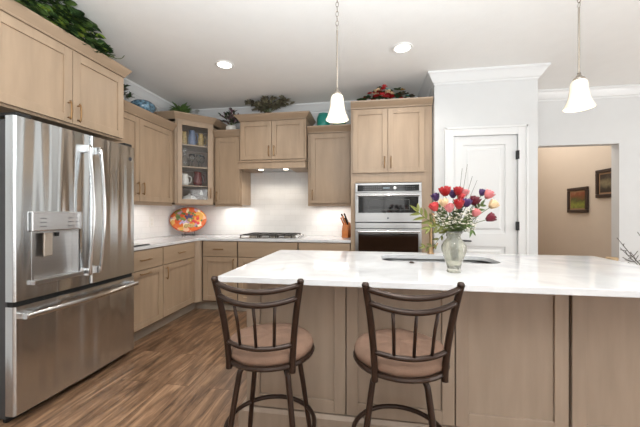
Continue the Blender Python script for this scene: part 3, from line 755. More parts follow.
# island counter with rounded sink cut-out
def rrect(x0, x1, y0, y1, r, n=5):
    out = []
    for cx, cy, a0 in ((x1-r, y1-r, 0), (x0+r, y1-r, PI/2), (x0+r, y0+r, PI), (x1-r, y0+r, 1.5*PI)):
        for k in range(n+1):
            a = a0+PI/2*k/n; out.append((cx+r*math.cos(a), cy+r*math.sin(a)))
    return out
SX0, SX1, SY0, SY1 = 0.095, 0.84, 2.03, 2.37
hole_o = rrect(SX0, SX1, SY0, SY1, 0.10, 6); outer = [(IX0, IY0), (IX1, IY0), (IX1, IY1), (IX0, IY1)]
bm = B(); es = []
for loop in (outer, hole_o):
    vs = [bm.verts.new((x, y, 0.915)) for x, y in loop]
    for i in range(len(vs)): es.append(bm.edges.new((vs[i], vs[(i+1) % len(vs)])))
bmesh.ops.triangle_fill(bm, edges=es, use_beauty=True)
r_ = bmesh.ops.extrude_face_region(bm, geom=list(bm.faces))
for v in r_['geom']:
    if isinstance(v, bmesh.types.BMVert): v.co.z = 0.885
o = obj('island_countertop', bm, 'quartz', bevel=0.0025)
tag(o, 'large white quartz island countertop with a sink cut-out and seating overhang', 'countertop')
# sink
sk = thing('kitchen_sink', 'undermount stainless steel sink set in the island countertop behind the vase', 'sink', (0.4675, 2.215, 0.884))
bm = B(); lo = [rrect(SX0-0.4675-0.006, SX1-0.4675+0.006, SY0-2.215-0.006, SY1-2.215+0.006, 0.10, 6), rrect(-0.36, 0.36, -0.17, 0.17, 0.09, 6), rrect(-0.34, 0.34, -0.155, 0.155, 0.07, 6)]
zz = [-0.001, -0.19, -0.205]; rg = []
for L_, z in zip(lo, zz): rg.append([bm.verts.new((x, y, z)) for x, y in L_])
fl = [bm.verts.new((x, y, -0.001)) for x, y in rrect(-0.40, 0.40, -0.215, 0.215, 0.12, 6)]
rg = [fl]+rg
for i in range(len(rg)-1):
    n = len(rg[i])
    for k in range(n): bm.faces.new((rg[i][k], rg[i][(k+1) % n], rg[i+1][(k+1) % n], rg[i+1][k]))
bm.faces.new(rg[-1])
o = obj('basin', bm, 'steel2', sk, smooth=True); md = o.modifiers.new('thick', 'SOLIDIFY'); md.thickness = 0.0015; md.offset = -1
obj('drain', lathe(B(), [(0.045, 0), (0.045, 0.003), (0.03, 0.001)], 20, 0, 0, -0.204), 'chrome', sk)
# faucet behind the sink
fx, fy = 0.478, 2.458
fa = thing('faucet', 'gooseneck bronze kitchen faucet behind the sink and mostly hidden by the flower vase', 'faucet', (fx, fy, 0.9155))
obj('base', lathe(B(), [(0.027, 0), (0.027, 0.006), (0.018, 0.012), (0.016, 0.06)], 20), 'faucet', fa, smooth=True)
pts = [(0, 0, 0.05), (0, 0, 0.22), (0, -0.01, 0.265), (0, -0.045, 0.30), (0, -0.085, 0.305), (0, -0.12, 0.285), (0, -0.14, 0.245), (0, -0.145, 0.21)]
obj('spout', tube(B(), smooth_pts(pts, 5), 0.012, 12), 'faucet', fa, smooth=True)
obj('lever', tube(B(), [(0.015, 0, 0.045), (0.035, 0, 0.05), (0.05, -0.01, 0.085)], [0.008, 0.007, 0.005], 8), 'faucet', fa, smooth=True)
o = obj('air_switch', lathe(B(), [(0.016, 0), (0.016, 0.004), (0.011, 0.005), (0.010, 0.008)], 18), 'bronze', None, (0.272, 1.985, 0.9155), smooth=True)
tag(o, 'small round dark button on the island counter at the front edge of the sink', 'button')

# ------------------------------------------------------------------ bar stools
def make_stool(label, loc, rz):
    t = thing('bar_stool', label, 'stool', loc, rz, None)
    zs = 0.61
    # four legs: bent at the top, splayed
    for sx in (-1, 1):
        for sy in (-1, 1):
            p = [(sx*0.055, sy*0.055, 0.562), (sx*0.085, sy*0.085, 0.558), (sx*0.103, sy*0.103, 0.535), (sx*0.112, sy*0.112, 0.50), (sx*0.138, sy*0.138, 0.30), (sx*0.172, sy*0.172, 0.012)]
            l = obj('leg', tube(B(), smooth_pts(p, 4), 0.0125, 10), 'bronze', t, smooth=True)
            obj('foot_cap', lathe(B(), [(0.015, 0), (0.016, 0.012), (0.014, 0.02)], 10, sx*0.172, sy*0.172, 0.0), 'black', l)
    R = 0.205; pts = [(R*math.cos(2*PI*k/36), R*math.sin(2*PI*k/36), 0.242) for k in range(36)]
    b = tube(B(), pts, 0.011, 8, closed=True)
    obj('footrest_ring', b, 'bronze', t, smooth=True)
    obj('swivel_plate', box(B(), -0.085, 0.085, -0.085, 0.085, 0.563, 0.578), 'black', t, bevel=0.004)
    pts = [(0.195*math.cos(2*PI*k/40), 0.195*math.sin(2*PI*k/40), 0.588) for k in range(40)]
    b = tube(B(), pts, 0.0115, 8, closed=True); lathe(b, [(0.19, 0.579), (0.19, 0.584)], 32)
    obj('seat_frame', b, 'bronze', t, smooth=False)
    prof = [(0.10, 0.590), (0.180, 0.5905), (0.196, 0.602), (0.200, 0.618), (0.192, 0.636), (0.165, 0.648), (0.10, 0.655), (0.0, 0.657)]
    bm = lathe(B(), prof, 40, close=False); bmesh.ops.contextual_create(bm, geom=[e for e in bm.edges if e.is_boundary])
    rr = random.Random(3)
    for v in bm.verts:
        if v.co.z > 0.6:
            a = math.atan2(v.co.y, v.co.x); v.co.z += 0.002*math.sin(5*a+1)+0.0015*math.sin(11*a)
    s = obj('seat', bm, 'suede', t, smooth=True)
    # back: two posts, curving up, back and outwards
    def hx(z):  # half width
        return 0.138 + 0.044*max(0, (z-0.58)/0.37)**1.6
    def yb(z): return -0.152 - 0.045*max(0, (z-0.60)/0.35)**1.3
    for sx in (-1, 1):
        zz = [0.562, 0.60, 0.68, 0.76, 0.84, 0.90, 0.945]
        p = [(sx*hx(z), yb(z), z) for z in zz]
        po = obj('back_post', tube(B(), smooth_pts(p, 4), 0.0125, 10, flat=(1.0, 1.1)), 'bronze', t, smooth=True)
        obj('finial', lathe(B(), [(0.012, -0.004), (0.0145, 0.001), (0.0145, 0.008), (0.010, 0.014), (0.003, 0.016)], 12, sx*hx(0.945), yb(0.945), 0.942), 'bronze', po, smooth=True)
    def rail(z, sag, bow, r, flat):
        p = []
        for k in range(17):
            s_ = -1+k/8; x = s_*(hx(z)-0.002); q = 1-s_*s_
            p.append((x, yb(z)-bow*q, z-sag*q))
        return p
    obj('back_rail', tube(B(), rail(0.932, 0.022, 0.055, 0, 0), 0.0115, 10), 'bronze', t, smooth=True)
    obj('back_rail', tube(B(), rail(0.878, 0.022, 0.055, 0, 0), 0.0115, 10), 'bronze', t, smooth=True)
    obj('back_rail', tube(B(), rail(0.680, 0.008, 0.045, 0, 0), 0.0105, 10), 'bronze', t, smooth=True)
    for s_ in (-0.5, 0, 0.5):
        q = 1-s_*s_
        p = [(s_*hx(0.878), yb(0.878)-0.055*q, 0.878-0.022*q), (s_*hx(0.78), yb(0.78)-0.050*q, 0.78), (s_*hx(0.68), yb(0.68)-0.045*q, 0.68-0.008*q)]
        obj('spindle', tube(B(), p, 0.0068, 8), 'bronze', t, smooth=True)
    return t
st1 = make_stool('bronze metal bar stool with brown padded seat at the left end of the island', (-0.452, 1.375, 0), math.radians(1.5))
st1.scale = (1, 1, 1.012)
st2 = dup(st1, (0.138, 1.385, 0), math.radians(9), 'bronze metal bar stool with brown padded seat in front of the flower vase')

for ch in st2.children:      # the swivel base of the second stool is turned differently from its seat
    if ch.name.startswith('leg'): ch.rotation_euler = (0, 0, math.radians(-14.5))

# ------------------------------------------------------------------ ceiling fixtures
def can(label, x, y):
    t = thing('recessed_light', label, 'ceiling light', (x, y, ZC))
    obj('trim_ring', lathe(B(), [(0.070, -0.001), (0.092, -0.001), (0.094, -0.005), (0.086, -0.010), (0.072, -0.009), (0.070, -0.001)], 32, close=False), 'plastic', t, smooth=True)
    obj('lens', lathe(B(), [(0.069, -0.004), (0.069, -0.001)], 32), 'can', t)
can('round lit recessed ceiling light on the left, above the glass corner cabinet', -1.44, 2.90)
can('round lit recessed ceiling light on the right, above the oven cabinet', 0.31, 2.86)
def pendant(label, x, y, zb):
    t = thing('pendant_lamp', label, 'pendant lamp', (x, y, zb))
    prof = [(0.070, 0.0), (0.0705, 0.003), (0.062, 0.022), (0.053, 0.055), (0.0465, 0.09), (0.0425, 0.125), (0.041, 0.15), (0.038, 0.168), (0.030, 0.180), (0.016, 0.186)]
    prof = [(r*(1.07 if z < 0.03 else 1.03), z*0.9) for r, z in prof]
    inner = [(r-0.003, z) for r, z in prof[::-1]]
    obj('shade', lathe(B(), prof+inner+[prof[0]], 36, close=False), 'shade', t, smooth=True)
    obj('cap', lathe(B(), [(0.031, 0.161), (0.028, 0.174), (0.016, 0.184), (0.010, 0.194), (0.009, 0.205)], 20), 'nickel', t, smooth=True)
    obj('bulb', lathe(B(), [(0.008, 0.155), (0.012, 0.14), (0.022, 0.11), (0.024, 0.09), (0.016, 0.072), (0.002, 0.066)], 16), M.setdefault('bulb', emit('bulb_glow', (1, 0.86, 0.66, 1), 4)), t, smooth=True)
    obj('rod', lathe(B(), [(0.0055, 0.2), (0.0055, 0.585)], 10), 'nickel', t)
    top = ZC - zb; b = B(); z = 0.60; k = 0
    while z < top-0.04:
        a = 0 if k % 2 else PI/2
        pts = [((0.009*math.cos(q))*math.cos(a), (0.009*math.cos(q))*math.sin(a), z+0.018*math.sin(q)) for q in [2*PI*i/12 for i in range(12)]]
        tube(b, pts, 0.0022, 5, closed=True); z += 0.031; k += 1
    ch = obj('chain', b, 'nickel', t, smooth=True); ch['kind'] = 'stuff'
    obj('canopy', lathe(B(), [(0.012, top-0.035), (0.055, top-0.018), (0.062, top-0.001)], 24), 'nickel', t, smooth=True)
    light('pendant_bulb_light', 'POINT', (x, y, zb+0.075), 3.0, WARM, 0.03)
pendant('frosted bell glass pendant lamp hanging left of the oven cabinet over the island', -0.20, 1.98, 1.838)
pendant('frosted bell glass pendant lamp hanging at the right over the island near the doorway', 1.21, 1.98, 1.838)

# ------------------------------------------------------------------ plants
def leaf(bm, p, d, n, L, W, fold=0.25, droop=0.2):
    d = Vector(d).normalized(); n = Vector(n); n = (n-d*n.dot(d))
    if n.length < 1e-4: n = Vector((0.3, 0.1, 1))-d*Vector((0.3, 0.1, 1)).dot(d)
    n.normalize(); s = d.cross(n); p = Vector(p)
    P = lambda a, b, c: bm.verts.new(p+d*(a*L)+s*(b*W)+n*(c*L))
    v0 = P(0, 0, 0); m1 = P(0.35, 0, -droop*0.1); m2 = P(0.7, 0, -droop*0.45); t = P(1, 0, -droop)
    for sg in (-1, 1):
        a = P(0.12, sg*0.33, fold*0.2); b = P(0.4, sg*0.5, fold*0.3); c = P(0.75, sg*0.3, fold*0.2-droop*0.4)
        bm.faces.new((v0, m1, b, a)); bm.faces.new((m1, m2, c, b)); bm.faces.new((m2, t, c))
def rnd(a, b, R): return a+(b-a)*R.random()
# pothos above the refrigerator cabinet
R = random.Random(11)
pt = thing('potted_pothos', 'bushy green pothos vine spread along the top of the cabinet above the refrigerator', 'plant', (-2.30, 1.78, 2.496))
obj('pot', lathe(B(), [(0.07, 0), (0.09, 0.09), (0.095, 0.10), (0.085, 0.10), (0.08, 0.08)], 20), 'pot_dark', pt, smooth=True)
bs = {'leaf_dark': B(), 'leaf_mid': B(), 'leaf_lime': B()}
for i in range(1000):
    y = rnd(-0.42, 0.42, R); q = 1-abs(y-0.02)/0.62
    hgt = 0.205*min(1, max(0.15, (0.47-y)/0.22))*min(1, 1.0+y*0.2)
    x = 0.25-0.36*R.random()**1.6; z = rnd(0.02, 1, R)*hgt
    z = max(z, 0.012)
    k = 'leaf_dark' if R.random() < 0.45 else ('leaf_mid' if R.random() < 0.72 else 'leaf_lime')
    a = rnd(-1.2, 1.2, R)
    L_ = rnd(0.045, 0.075, R)
    leaf(bs[k], (x-0.03, y, z), (math.cos(a)+0.2, math.sin(a), rnd(-0.6, 0.3, R)), (rnd(-.3, .7, R), rnd(-.4, .4, R), 1), L_, L_*1.1)
for k, n in (('leaf_dark', 'leaves'), ('leaf_mid', 'variegated_leaves'), ('leaf_lime', 'young_leaves')): obj(n, bs[k], k, pt)
b = B()
for i in range(16):
    y = rnd(-0.36, 0.42, R); tube(b, smooth_pts([(0, 0, 0.09), (rnd(-.05, .1, R), y*0.5, 0.12), (rnd(-.08, .18, R), y, 0.03)], 4), 0.003, 5)
tube(b, smooth_pts([(0.05, 0.2, 0.1), (0.16, 0.46, 0.05), (0.20, 0.53, 0.06), (0.21, 0.56, 0.10)], 4), 0.0025, 5)
obj('vines', b, 'stem', pt)
def radial(name, label, loc, potm, potprof, nleaf, L, W, spread, leafm, seed, tilt=(0.2, 1.3), zb=0.06, cat='plant', twigs=0, extra=None):
    R = random.Random(seed); t = thing(name, label, cat, loc)
    obj('pot', lathe(B(), potprof, 20), potm, t, smooth=True)
    b = B()
    for i in range(nleaf):
        a = rnd(0, 2*PI, R); e = rnd(*tilt, R); l = rnd(0.7, 1.1, R)*L; r0 = R.random()*spread
        d = (math.cos(a)*math.cos(e), math.sin(a)*math.cos(e), math.sin(e))
        p = (math.cos(a)*r0, math.sin(a)*r0, zb+R.random()*0.03)
        leaf(b, p, d, (0, 0, 1), l, W, 0.2, 0.25)
    obj('leaves', b, leafm, t); return t
# dusky leafy plant beside the over-fridge cabinet
def bush(name, label, loc, seed, rx, ry, rz, n, L, W, mats, pot='pot_dark', stems=12, potp=None, z0=0.05, cat='plant'):
    R = random.Random(seed); t = thing(name, label, cat, loc)
    obj('pot', lathe(B(), potp or [(0.04, 0), (0.05, 0.05), (0.052, 0.055), (0.045, 0.055)], 18), pot, t, smooth=True)
    bs = [B() for _ in mats]; sb = B()
    for i in range(stems):
        a = 2*PI*i/stems+rnd(-.3, .3, R); rr = rnd(0.35, 1, R); tip = Vector((math.cos(a)*rx*rr, math.sin(a)*ry*rr, z0+rz*rnd(0.35, 1.0, R)*(1.15-0.5*rr)))
        base = Vector((0, 0, z0)); mid_ = base.lerp(tip, 0.5)+Vector((0, 0, rz*0.12))
        pts = smooth_pts([base, mid_, tip], 5); tube(sb, pts, 0.002, 4)
        for j in range(n//stems):
            q = pts[R.randrange(3, len(pts))]; d = (tip-base).normalized()+Vector((rnd(-.9, .9, R), rnd(-.9, .9, R), rnd(-.5, .9, R)))
            leaf(bs[R.randrange(len(mats))], q, d, (rnd(-.5, .5, R), rnd(-.5, .5, R), 1), L*rnd(.7, 1.2, R), W)
    obj('stems', sb, 'stem', t)
    for k, (b, m_) in enumerate(zip(bs, mats)): obj('leaves' if k == 0 else 'pale_leaves', b, m_, t)
    return t
bush('potted_plant', 'dark brownish leafy plant on the left wall cabinet beside the refrigerator cabinet', (-2.60, 2.80, 2.336), 5, 0.12, 0.13, 0.26, 150, 0.07, 0.03, ['leaf_brown', 'leaf_dark'])
bg = thing('glass_bowl', 'mottled blue art glass bowl with a wire ring on top of the left wall cabinet', 'bowl', (-2.53, 3.10, 2.336))
obj('bowl', lathe(B(), [(0.05, 0.0), (0.10, 0.035), (0.13, 0.085), (0.125, 0.125), (0.09, 0.155), (0.04, 0.165), (0.035, 0.17), (0.03, 0.160), (0.08, 0.14), (0.11, 0.09), (0.05, 0.015)], 28), 'blueglass', bg, smooth=True)
obj('wire_ring', tube(B(), [(0.02+0.0*math.cos(q), 0.17+0.05*math.cos(q), 0.085+0.075*math.sin(q)) for q in [2*PI*i/24 for i in range(24)]], 0.003, 6, closed=True), 'nickel', bg, smooth=True)
radial('potted_succulent', 'spiky green agave-like plant in a pale low pot on the glass corner cabinet', (-2.50, 3.77, 2.4945), 'ceramic', [(0.05, 0), (0.075, 0.05), (0.08, 0.065), (0.07, 0.065), (0.06, 0.05)], 60, 0.155, 0.06, 0.03, 'leaf_mid', 3, (0.1, 1.2), 0.055)
sw = thing('glass_figurine', 'pale translucent glass swan figurine on the corner cabinet right of the spiky plant', 'figurine', (-2.29, 3.90, 2.4945))
b = lathe(B(), [(0.02, 0), (0.055, 0.012), (0.07, 0.035), (0.05, 0.06), (0.015, 0.07)], 20, sx=1.2, sy=0.8)
obj('body', b, 'crystal', sw, smooth=True)
obj('neck', tube(B(), smooth_pts([(-0.05, 0, 0.045), (-0.085, 0, 0.085), (-0.055, 0, 0.135), (-0.03, 0, 0.15), (-0.055, 0, 0.165), (-0.09, 0, 0.15)], 5), [0.012]*10+[0.009]*10+[0.008]*6, 8), 'crystal', sw, smooth=True)
bush('potted_plant', 'leafy plant with purplish tips in a white pot on the narrow wall cabinet', (-1.865, 3.96, 2.331), 8, 0.145, 0.13, 0.25, 170, 0.06, 0.028, ['leaf_dark', 'plum'], pot='ceramic', potp=[(0.045, 0), (0.07, 0.03), (0.078, 0.07), (0.074, 0.092), (0.066, 0.095), (0.064, 0.085)], z0=0.08)
bush('potted_plant', 'wide dusky dark-leaved plant on the cabinet above the range hood', (-1.30, 3.87, 2.496), 21, 0.30, 0.15, 0.23, 420, 0.075, 0.042, ['leaf_dusk', 'leaf_brown', 'leaf_dusk'], stems=20)
def canister(label, x, y, m, h):
    t = thing('ceramic_canister', label, 'jar', (x, y, 2.331))
    obj('body', lathe(B(), [(0.070, 0), (0.083, 0.01), (0.086, 0.05), (0.086, h-0.05), (0.078, h-0.015), (0.066, h)], 28), m, t, smooth=True)
    obj('lid', lathe(B(), [(0.068, h), (0.066, h+0.012), (0.02, h+0.018)], 24), m, t, smooth=True)
canister('bright teal cylindrical jar on the cabinet between range hood and oven cabinet', -0.585, 3.98, 'teal', 0.195)
canister('sage green cylindrical jar behind the left pendant lamp, right of the teal jar', -0.375, 4.00, 'green_can', 0.175)
# floral arrangement on the oven cabinet
R = random.Random(31)
fa_ = thing('floral_arrangement', 'low arrangement of red and coral silk flowers on top of the oven cabinet', 'flower arrangement', (0.155, 3.62, 2.496))
obj('base', lathe(B(), [(0.06, 0), (0.07, 0.03), (0.03, 0.035)], 18, sx=1.4), 'pot_dark', fa_)
def blossom(bm, p, r, R):
    for k in range(7):
        a = 2*PI*k/7+R.random(); leaf(bm, p, (math.cos(a), math.sin(a), rnd(0.1, 0.8, R)), (0, 0, 1), r, r*0.9, 0.3, 0.1)
for mname, part, cnt in (('red', 'red_blossoms', 20), ('coral', 'coral_blossoms', 14), ('cream', 'cream_blossoms', 12), ('leaf_dark', 'leaves', 22)):
    b = B()
    for i in range(cnt):
        x = rnd(-0.25, 0.22, R) if mname != 'coral' and mname != 'cream' else rnd(-0.09, 0.12, R)
        z = 0.02+(0.155*(1-((x-0.02)/0.29)**2))*rnd(0.15, 1, R)
        blossom(b, (x, rnd(-0.09, 0.08, R), z), 0.038 if mname != 'leaf_dark' else 0.05, R)
    obj(part, b, mname, fa_)
b = tube(B(), smooth_pts([(-0.24, -0.02, 0.03), (-0.12, 0, 0.15), (0.02, 0, 0.19), (0.12, 0, 0.15), (0.2, 0, 0.05)], 5), 0.004, 5)
obj('teal_ribbon', b, 'teal', fa_)
ds = thing('wreath', 'small dark and gold leaf swag at the right end on top of the oven cabinet', 'decoration', (0.47, 3.58, 2.496))
for mname, part, cnt in (('leaf_brown', 'dark_leaves', 22), ('gold', 'gold_leaves', 5), ('teal', 'teal_leaves', 2)):
    b = B()
    for i in range(cnt):
        x = rnd(-0.10, 0.10, R); blossom(b, (x, rnd(-0.05, 0.05, R), 0.015+max(0.01, (0.13-0.7*(x+0.1)))*R.random()), 0.034, R)
    obj(part, b, mname, ds)

# ------------------------------------------------------------------ dishes in the glass corner cabinet
def cc_loc(x, y, z): return in_cc(x, y, z)
def pitcher(name, label, m, lx, ly, z, r, h, cat, prof=None, handle=True, hside=1):
    t = thing(name, label, cat, cc_loc(lx, ly, z+0.0005), PI/4)
    p = prof or [(r*0.75, 0), (r, h*0.2), (r*0.95, h*0.55), (r*0.72, h*0.8), (r*0.82, h), (r*0.74, h), (r*0.66, h*0.8), (r*0.85, h*0.5), (r*0.6, 0.01)]
    obj('body', lathe(B(), p, 24), m, t, smooth=True)
    if handle: obj('handle', tube(B(), smooth_pts([(hside*r*0.7, 0, h*0.85), (hside*r*1.5, 0, h*0.75), (hside*r*1.5, 0, h*0.35), (hside*r*0.9, 0, h*0.2)], 5), 0.006, 8), m, t, smooth=True)
    return t
yq = yf+0.10
pitcher('mug', 'tall yellow patterned mug at the left of the top shelf in the glass cabinet', 'yellow', -0.115, yq, shelves[2], 0.042, 0.17, 'mug', hside=-1)
pitcher('pitcher', 'pale blue ceramic pitcher in the middle of the top shelf of the glass cabinet', 'blueglaze', -0.012, yq, shelves[2], 0.048, 0.20, 'pitcher')
pitcher('mug', 'tall yellow patterned mug at the right of the top shelf in the glass cabinet', 'yellow', 0.10, yq, shelves[2], 0.042, 0.17, 'mug')
dc = thing('decanter', 'clear cut glass decanter with round stopper on the second shelf of the glass cabinet', 'decanter', cc_loc(-0.10, yq, shelves[1]+0.0005), PI/4)
obj('body', lathe(B(), [(0.04, 0), (0.055, 0.02), (0.055, 0.09), (0.02, 0.135), (0.016, 0.17), (0.022, 0.175)], 20), 'ceramic' if False else 'crystal', dc, smooth=True)
obj('stopper', lathe(B(), [(0.010, 0.176), (0.024, 0.2), (0.02, 0.225), (0.005, 0.235)], 16), 'crystal', dc, smooth=True)
gb = None
for i, (lx, ly, lab) in enumerate(((-0.01, yq, 'clear stemmed glass goblet next to the decanter in the glass cabinet'), (0.07, yq-0.01, 'clear stemmed glass goblet in the middle of the second shelf in the glass cabinet'), (0.13, yq+0.06, 'clear stemmed glass goblet at the right of the second shelf in the glass cabinet'))):
    g = thing('goblet', lab, 'glass', cc_loc(lx, ly, shelves[1]+0.0005), 0, 'goblets in the glass cabinet')
    obj('foot', lathe(B(), [(0.032, 0), (0.030, 0.004), (0.005, 0.008), (0.004, 0.07)], 18), 'crystal', g, smooth=True)
    obj('cup', lathe(B(), [(0.004, 0.071), (0.026, 0.085), (0.036, 0.12), (0.034, 0.17), (0.031, 0.17), (0.033, 0.12), (0.022, 0.09), (0.002, 0.078)], 18), 'crystal', g, smooth=True)
pitcher('stein', 'white patterned beer stein at the left of the third shelf in the glass cabinet', 'ceramic', -0.10, yq, shelves[0], 0.05, 0.15, 'mug')
pitcher('stein', 'cranberry red stein with a big handle on the third shelf of the glass cabinet', 'winered', 0.06, yq, shelves[0], 0.058, 0.185, 'mug')
t = thing('tureen', 'white lidded ceramic tureen on the bottom of the glass cabinet', 'dish', cc_loc(-0.04, yq+0.02, Z0+0.0205), PI/4)
obj('bowl', lathe(B(), [(0.05, 0), (0.085, 0.03), (0.10, 0.06), (0.094, 0.062)], 26), 'ceramic', t, smooth=True)
obj('lid', lathe(B(), [(0.093, 0.063), (0.07, 0.09), (0.03, 0.105), (0.014, 0.11), (0.016, 0.122), (0.004, 0.126)], 26), 'ceramic', t, smooth=True)
t = thing('bell', 'small white porcelain bell hanging under the lowest shelf in the glass cabinet', 'bell', cc_loc(0.095, yq-0.04, shelves[0]-0.0165))
obj('body', lathe(B(), [(0.032, -0.105), (0.022, -0.085), (0.014, -0.06), (0.012, -0.045), (0.003, -0.04)], 18), 'ceramic', t, smooth=True)
obj('cord', tube(B(), [(0, 0, -0.042), (0, 0, 0)], 0.002, 5), 'ceramic', t)

# ------------------------------------------------------------------ on the perimeter counter
pl = thing('platter', 'large oval orange platter painted with fruit leaning in the counter corner', 'platter', (-2.49, 3.93, 0.9160), math.radians(20))
tilt = Matrix.Rotation(math.radians(78), 3, 'X')
pl.scale = (0.93, 0.93, 0.93)
prof = [(0.001, 0.0), (0.19, 0.004), (0.235, 0.012), (0.262, 0.023), (0.262, 0.028), (0.235, 0.018), (0.19, 0.010), (0.001, 0.007)]
cz = 0.232
def tl(x, y, z): return tilt @ Vector((x, y, z)) + Vector((0, 0, cz))
bm = lathe(B(), prof, 48, 0, 0, cz, close=False, sy=0.73, mtx=tilt); obj('rim', bm, 'orange', pl, smooth=True)
bm = lathe(B(), [(0.001, 0.0102), (0.19, 0.0105), (0.215, 0.0155), (0.255, 0.0225), (0.255, 0.0262), (0.215, 0.0175), (0.19, 0.0125), (0.001, 0.0115)], 48, 0, 0, cz, close=False, sy=0.73, mtx=tilt)
obj('painted_fruit', bm, 'platter', pl, smooth=True)
R = random.Random(4); b = B(); b2 = B(); b3 = B(); b4 = B(); b5 = B()
def disc(bm, x, y, r, h=0.0125):
    q = [tl(x+r*math.cos(2*PI*k/10), y+r*math.sin(2*PI*k/10), h) for k in range(10)]; q2 = [tl(x+r*0.6*math.cos(2*PI*k/10), y+r*0.6*math.sin(2*PI*k/10), h+r*0.2) for k in range(10)]
    a = [bm.verts.new(p) for p in q]; c = [bm.verts.new(p) for p in q2]
    for k in range(10): bm.faces.new((a[k], a[(k+1) % 10], c[(k+1) % 10], c[k]))
    bm.faces.new(c)
for x, y in ((-0.04, 0.055), (-0.01, 0.045), (0.02, 0.055), (0.045, 0.06), (0.0, 0.075), (0.03, 0.035), (-0.02, 0.028)): disc(b, x, y, 0.019)
for x, y in ((-0.16, 0.05), (-0.13, 0.045), (-0.155, 0.005), (0.085, 0.075), (-0.06, 0.09), (0.06, 0.10), (0.12, -0.13*0.8), (-0.09, 0.1), (0.19, -0.01)): disc(b2, x, y, 0.018)
for x, y in ((-0.10, -0.04), (-0.07, -0.045), (-0.05, -0.03), (-0.085, -0.02), (-0.115, -0.055)): disc(b3, x, y, 0.016)
for x, y in ((0.01, 0.0), (0.015, -0.085), (-0.03, -0.095), (0.05, -0.09)): disc(b4, x, y, 0.032)
for x, y in ((0.07, -0.015), (0.10, -0.03), (0.13, 0.02), (0.14, -0.05)): disc(b5, x, y, 0.024)
obj('painted_grapes', b, 'grape', pl); obj('painted_leaves', b2, 'leaf_mid', pl); obj('painted_plums', b3, 'lilac', pl)
obj('painted_oranges', b4, 'yellow', pl); obj('painted_peaches', b5, 'coral', pl)
sd = thing('plate_stand', 'small dark wire easel holding the painted oval platter', 'plate stand', (-2.49, 3.93, 0.9160), math.radians(20))
b = B()
for x in (-0.07, 0.07):
    tube(b, smooth_pts([(x, -0.075, 0.028), (x, -0.065, 0.010), (x, -0.02, 0.006), (x, 0.07, 0.006)], 4), 0.004, 6)
    tube(b, [(x, 0.07, 0.006), (x*0.6, 0.075, 0.14)], 0.004, 6)
tube(b, [(-0.07, 0.07, 0.006), (0.07, 0.07, 0.006)], 0.004, 6)
obj('wire_frame', b, 'black', sd, smooth=True)
# cooktop
ck = thing('gas_cooktop', 'stainless gas cooktop with black grates set in the back counter under the hood', 'cooktop', (-1.21, 3.83, 0.9155))
obj('tray', box(B(), -0.38, 0.38, -0.26, 0.24, 0, 0.010), 'chrome', ck, bevel=0.004)
for bx_, by_, r in ((-0.25, -0.12, 0.045), (-0.25, 0.12, 0.04), (0.0, 0.02, 0.06), (0.20, -0.12, 0.04), (0.20, 0.12, 0.045)):
    o = obj('burner', lathe(B(), [(r, 0.011), (r, 0.020), (r*0.8, 0.024), (r*0.75, 0.030), (r*0.3, 0.032)], 20, bx_, by_), 'nickel', ck)
for gx0_, gx1_ in ((-0.37, -0.13), (-0.12, 0.10), (0.11, 0.30)):
    b = B(); zt = 0.044; w2 = 0.006
    for yy in (-0.24, -0.12, 0.0, 0.11, 0.225): box(b, gx0_, gx1_, yy-w2, yy+w2, zt-0.010, zt)
    for xx in (gx0_+w2, (gx0_+gx1_)/2, gx1_-w2): box(b, xx-w2, xx+w2, -0.24, 0.225, zt-0.0102, zt+0.0005)
    for xx in (gx0_+0.008, gx1_-0.008):
        for yy in (-0.235, 0.22): box(b, xx-0.007, xx+0.007, yy-0.007, yy+0.007, 0.0105, zt-0.009)
    obj('grate', b, M.setdefault('grate', mat('cast_iron_grate', srgb(58, 56, 54), 0.45, 0.4)), ck, bevel=0.001)
for i in range(5): obj('knob', lathe(B(), [(0.020, 0.0105), (0.019, 0.03), (0.015, 0.034)], 16, 0.343, -0.20+i*0.085), 'chrome', ck, smooth=True)
# knife block
kb = thing('knife_block', 'orange-brown wooden knife block on the back counter beside the oven cabinet', 'knife block', (-0.275, 3.93, 0.9160), math.radians(-12))
b = B()
pf = [(-0.075, 0.0), (0.055, 0.0), (0.075, 0.10), (0.03, 0.195), (-0.045, 0.155), (-0.075, 0.08)]
for s in (-1,):
    a = [b.verts.new((-0.042, y, z)) for y, z in pf]; c = [b.verts.new((0.042, y, z)) for y, z in pf]
    b.faces.new(a); b.faces.new(c[::-1])
    for k in range(6): b.faces.new((a[k], c[k], c[(k+1) % 6], a[(k+1) % 6]))
obj('block', b, 'blockwood', kb, bevel=0.004)
dv = Vector((0, -0.46, 0.9)).normalized()
kn = [(-0.028, -0.03, 0.165, 0.10), (0.0, -0.02, 0.172, 0.115), (0.026, -0.03, 0.165, 0.10), (-0.02, 0.008, 0.184, 0.13), (0.018, 0.008, 0.184, 0.135)]
for i, (x, y, z, L_) in enumerate(kn):
    p = Vector((x, y, z)); lean = Vector((-0.36, -0.2, 0.9)).normalized()
    o = obj('knife', tube(B(), [(0, 0, 0), lean*0.02, lean*(L_*0.6), lean*L_], [0.007, 0.008, 0.0075, 0.009], 8, flat=(0.75, 1.3)), 'blockwood' if i in (0, 1) else 'bronze', None, None, smooth=True)
    o.location = (kb.location.x + p.x*math.cos(-0.21)-p.y*math.sin(-0.21), kb.location.y + p.x*math.sin(-0.21)+p.y*math.cos(-0.21), 0.916+z)
    tag(o, ['knife handle at the front left of the wooden knife block', 'brown knife handle at the front middle of the wooden knife block', 'knife handle at the front right of the wooden knife block', 'knife handle at the back left of the wooden knife block', 'tallest knife handle at the back right of the wooden knife block'][i], 'knife', 'knives in the wooden block')
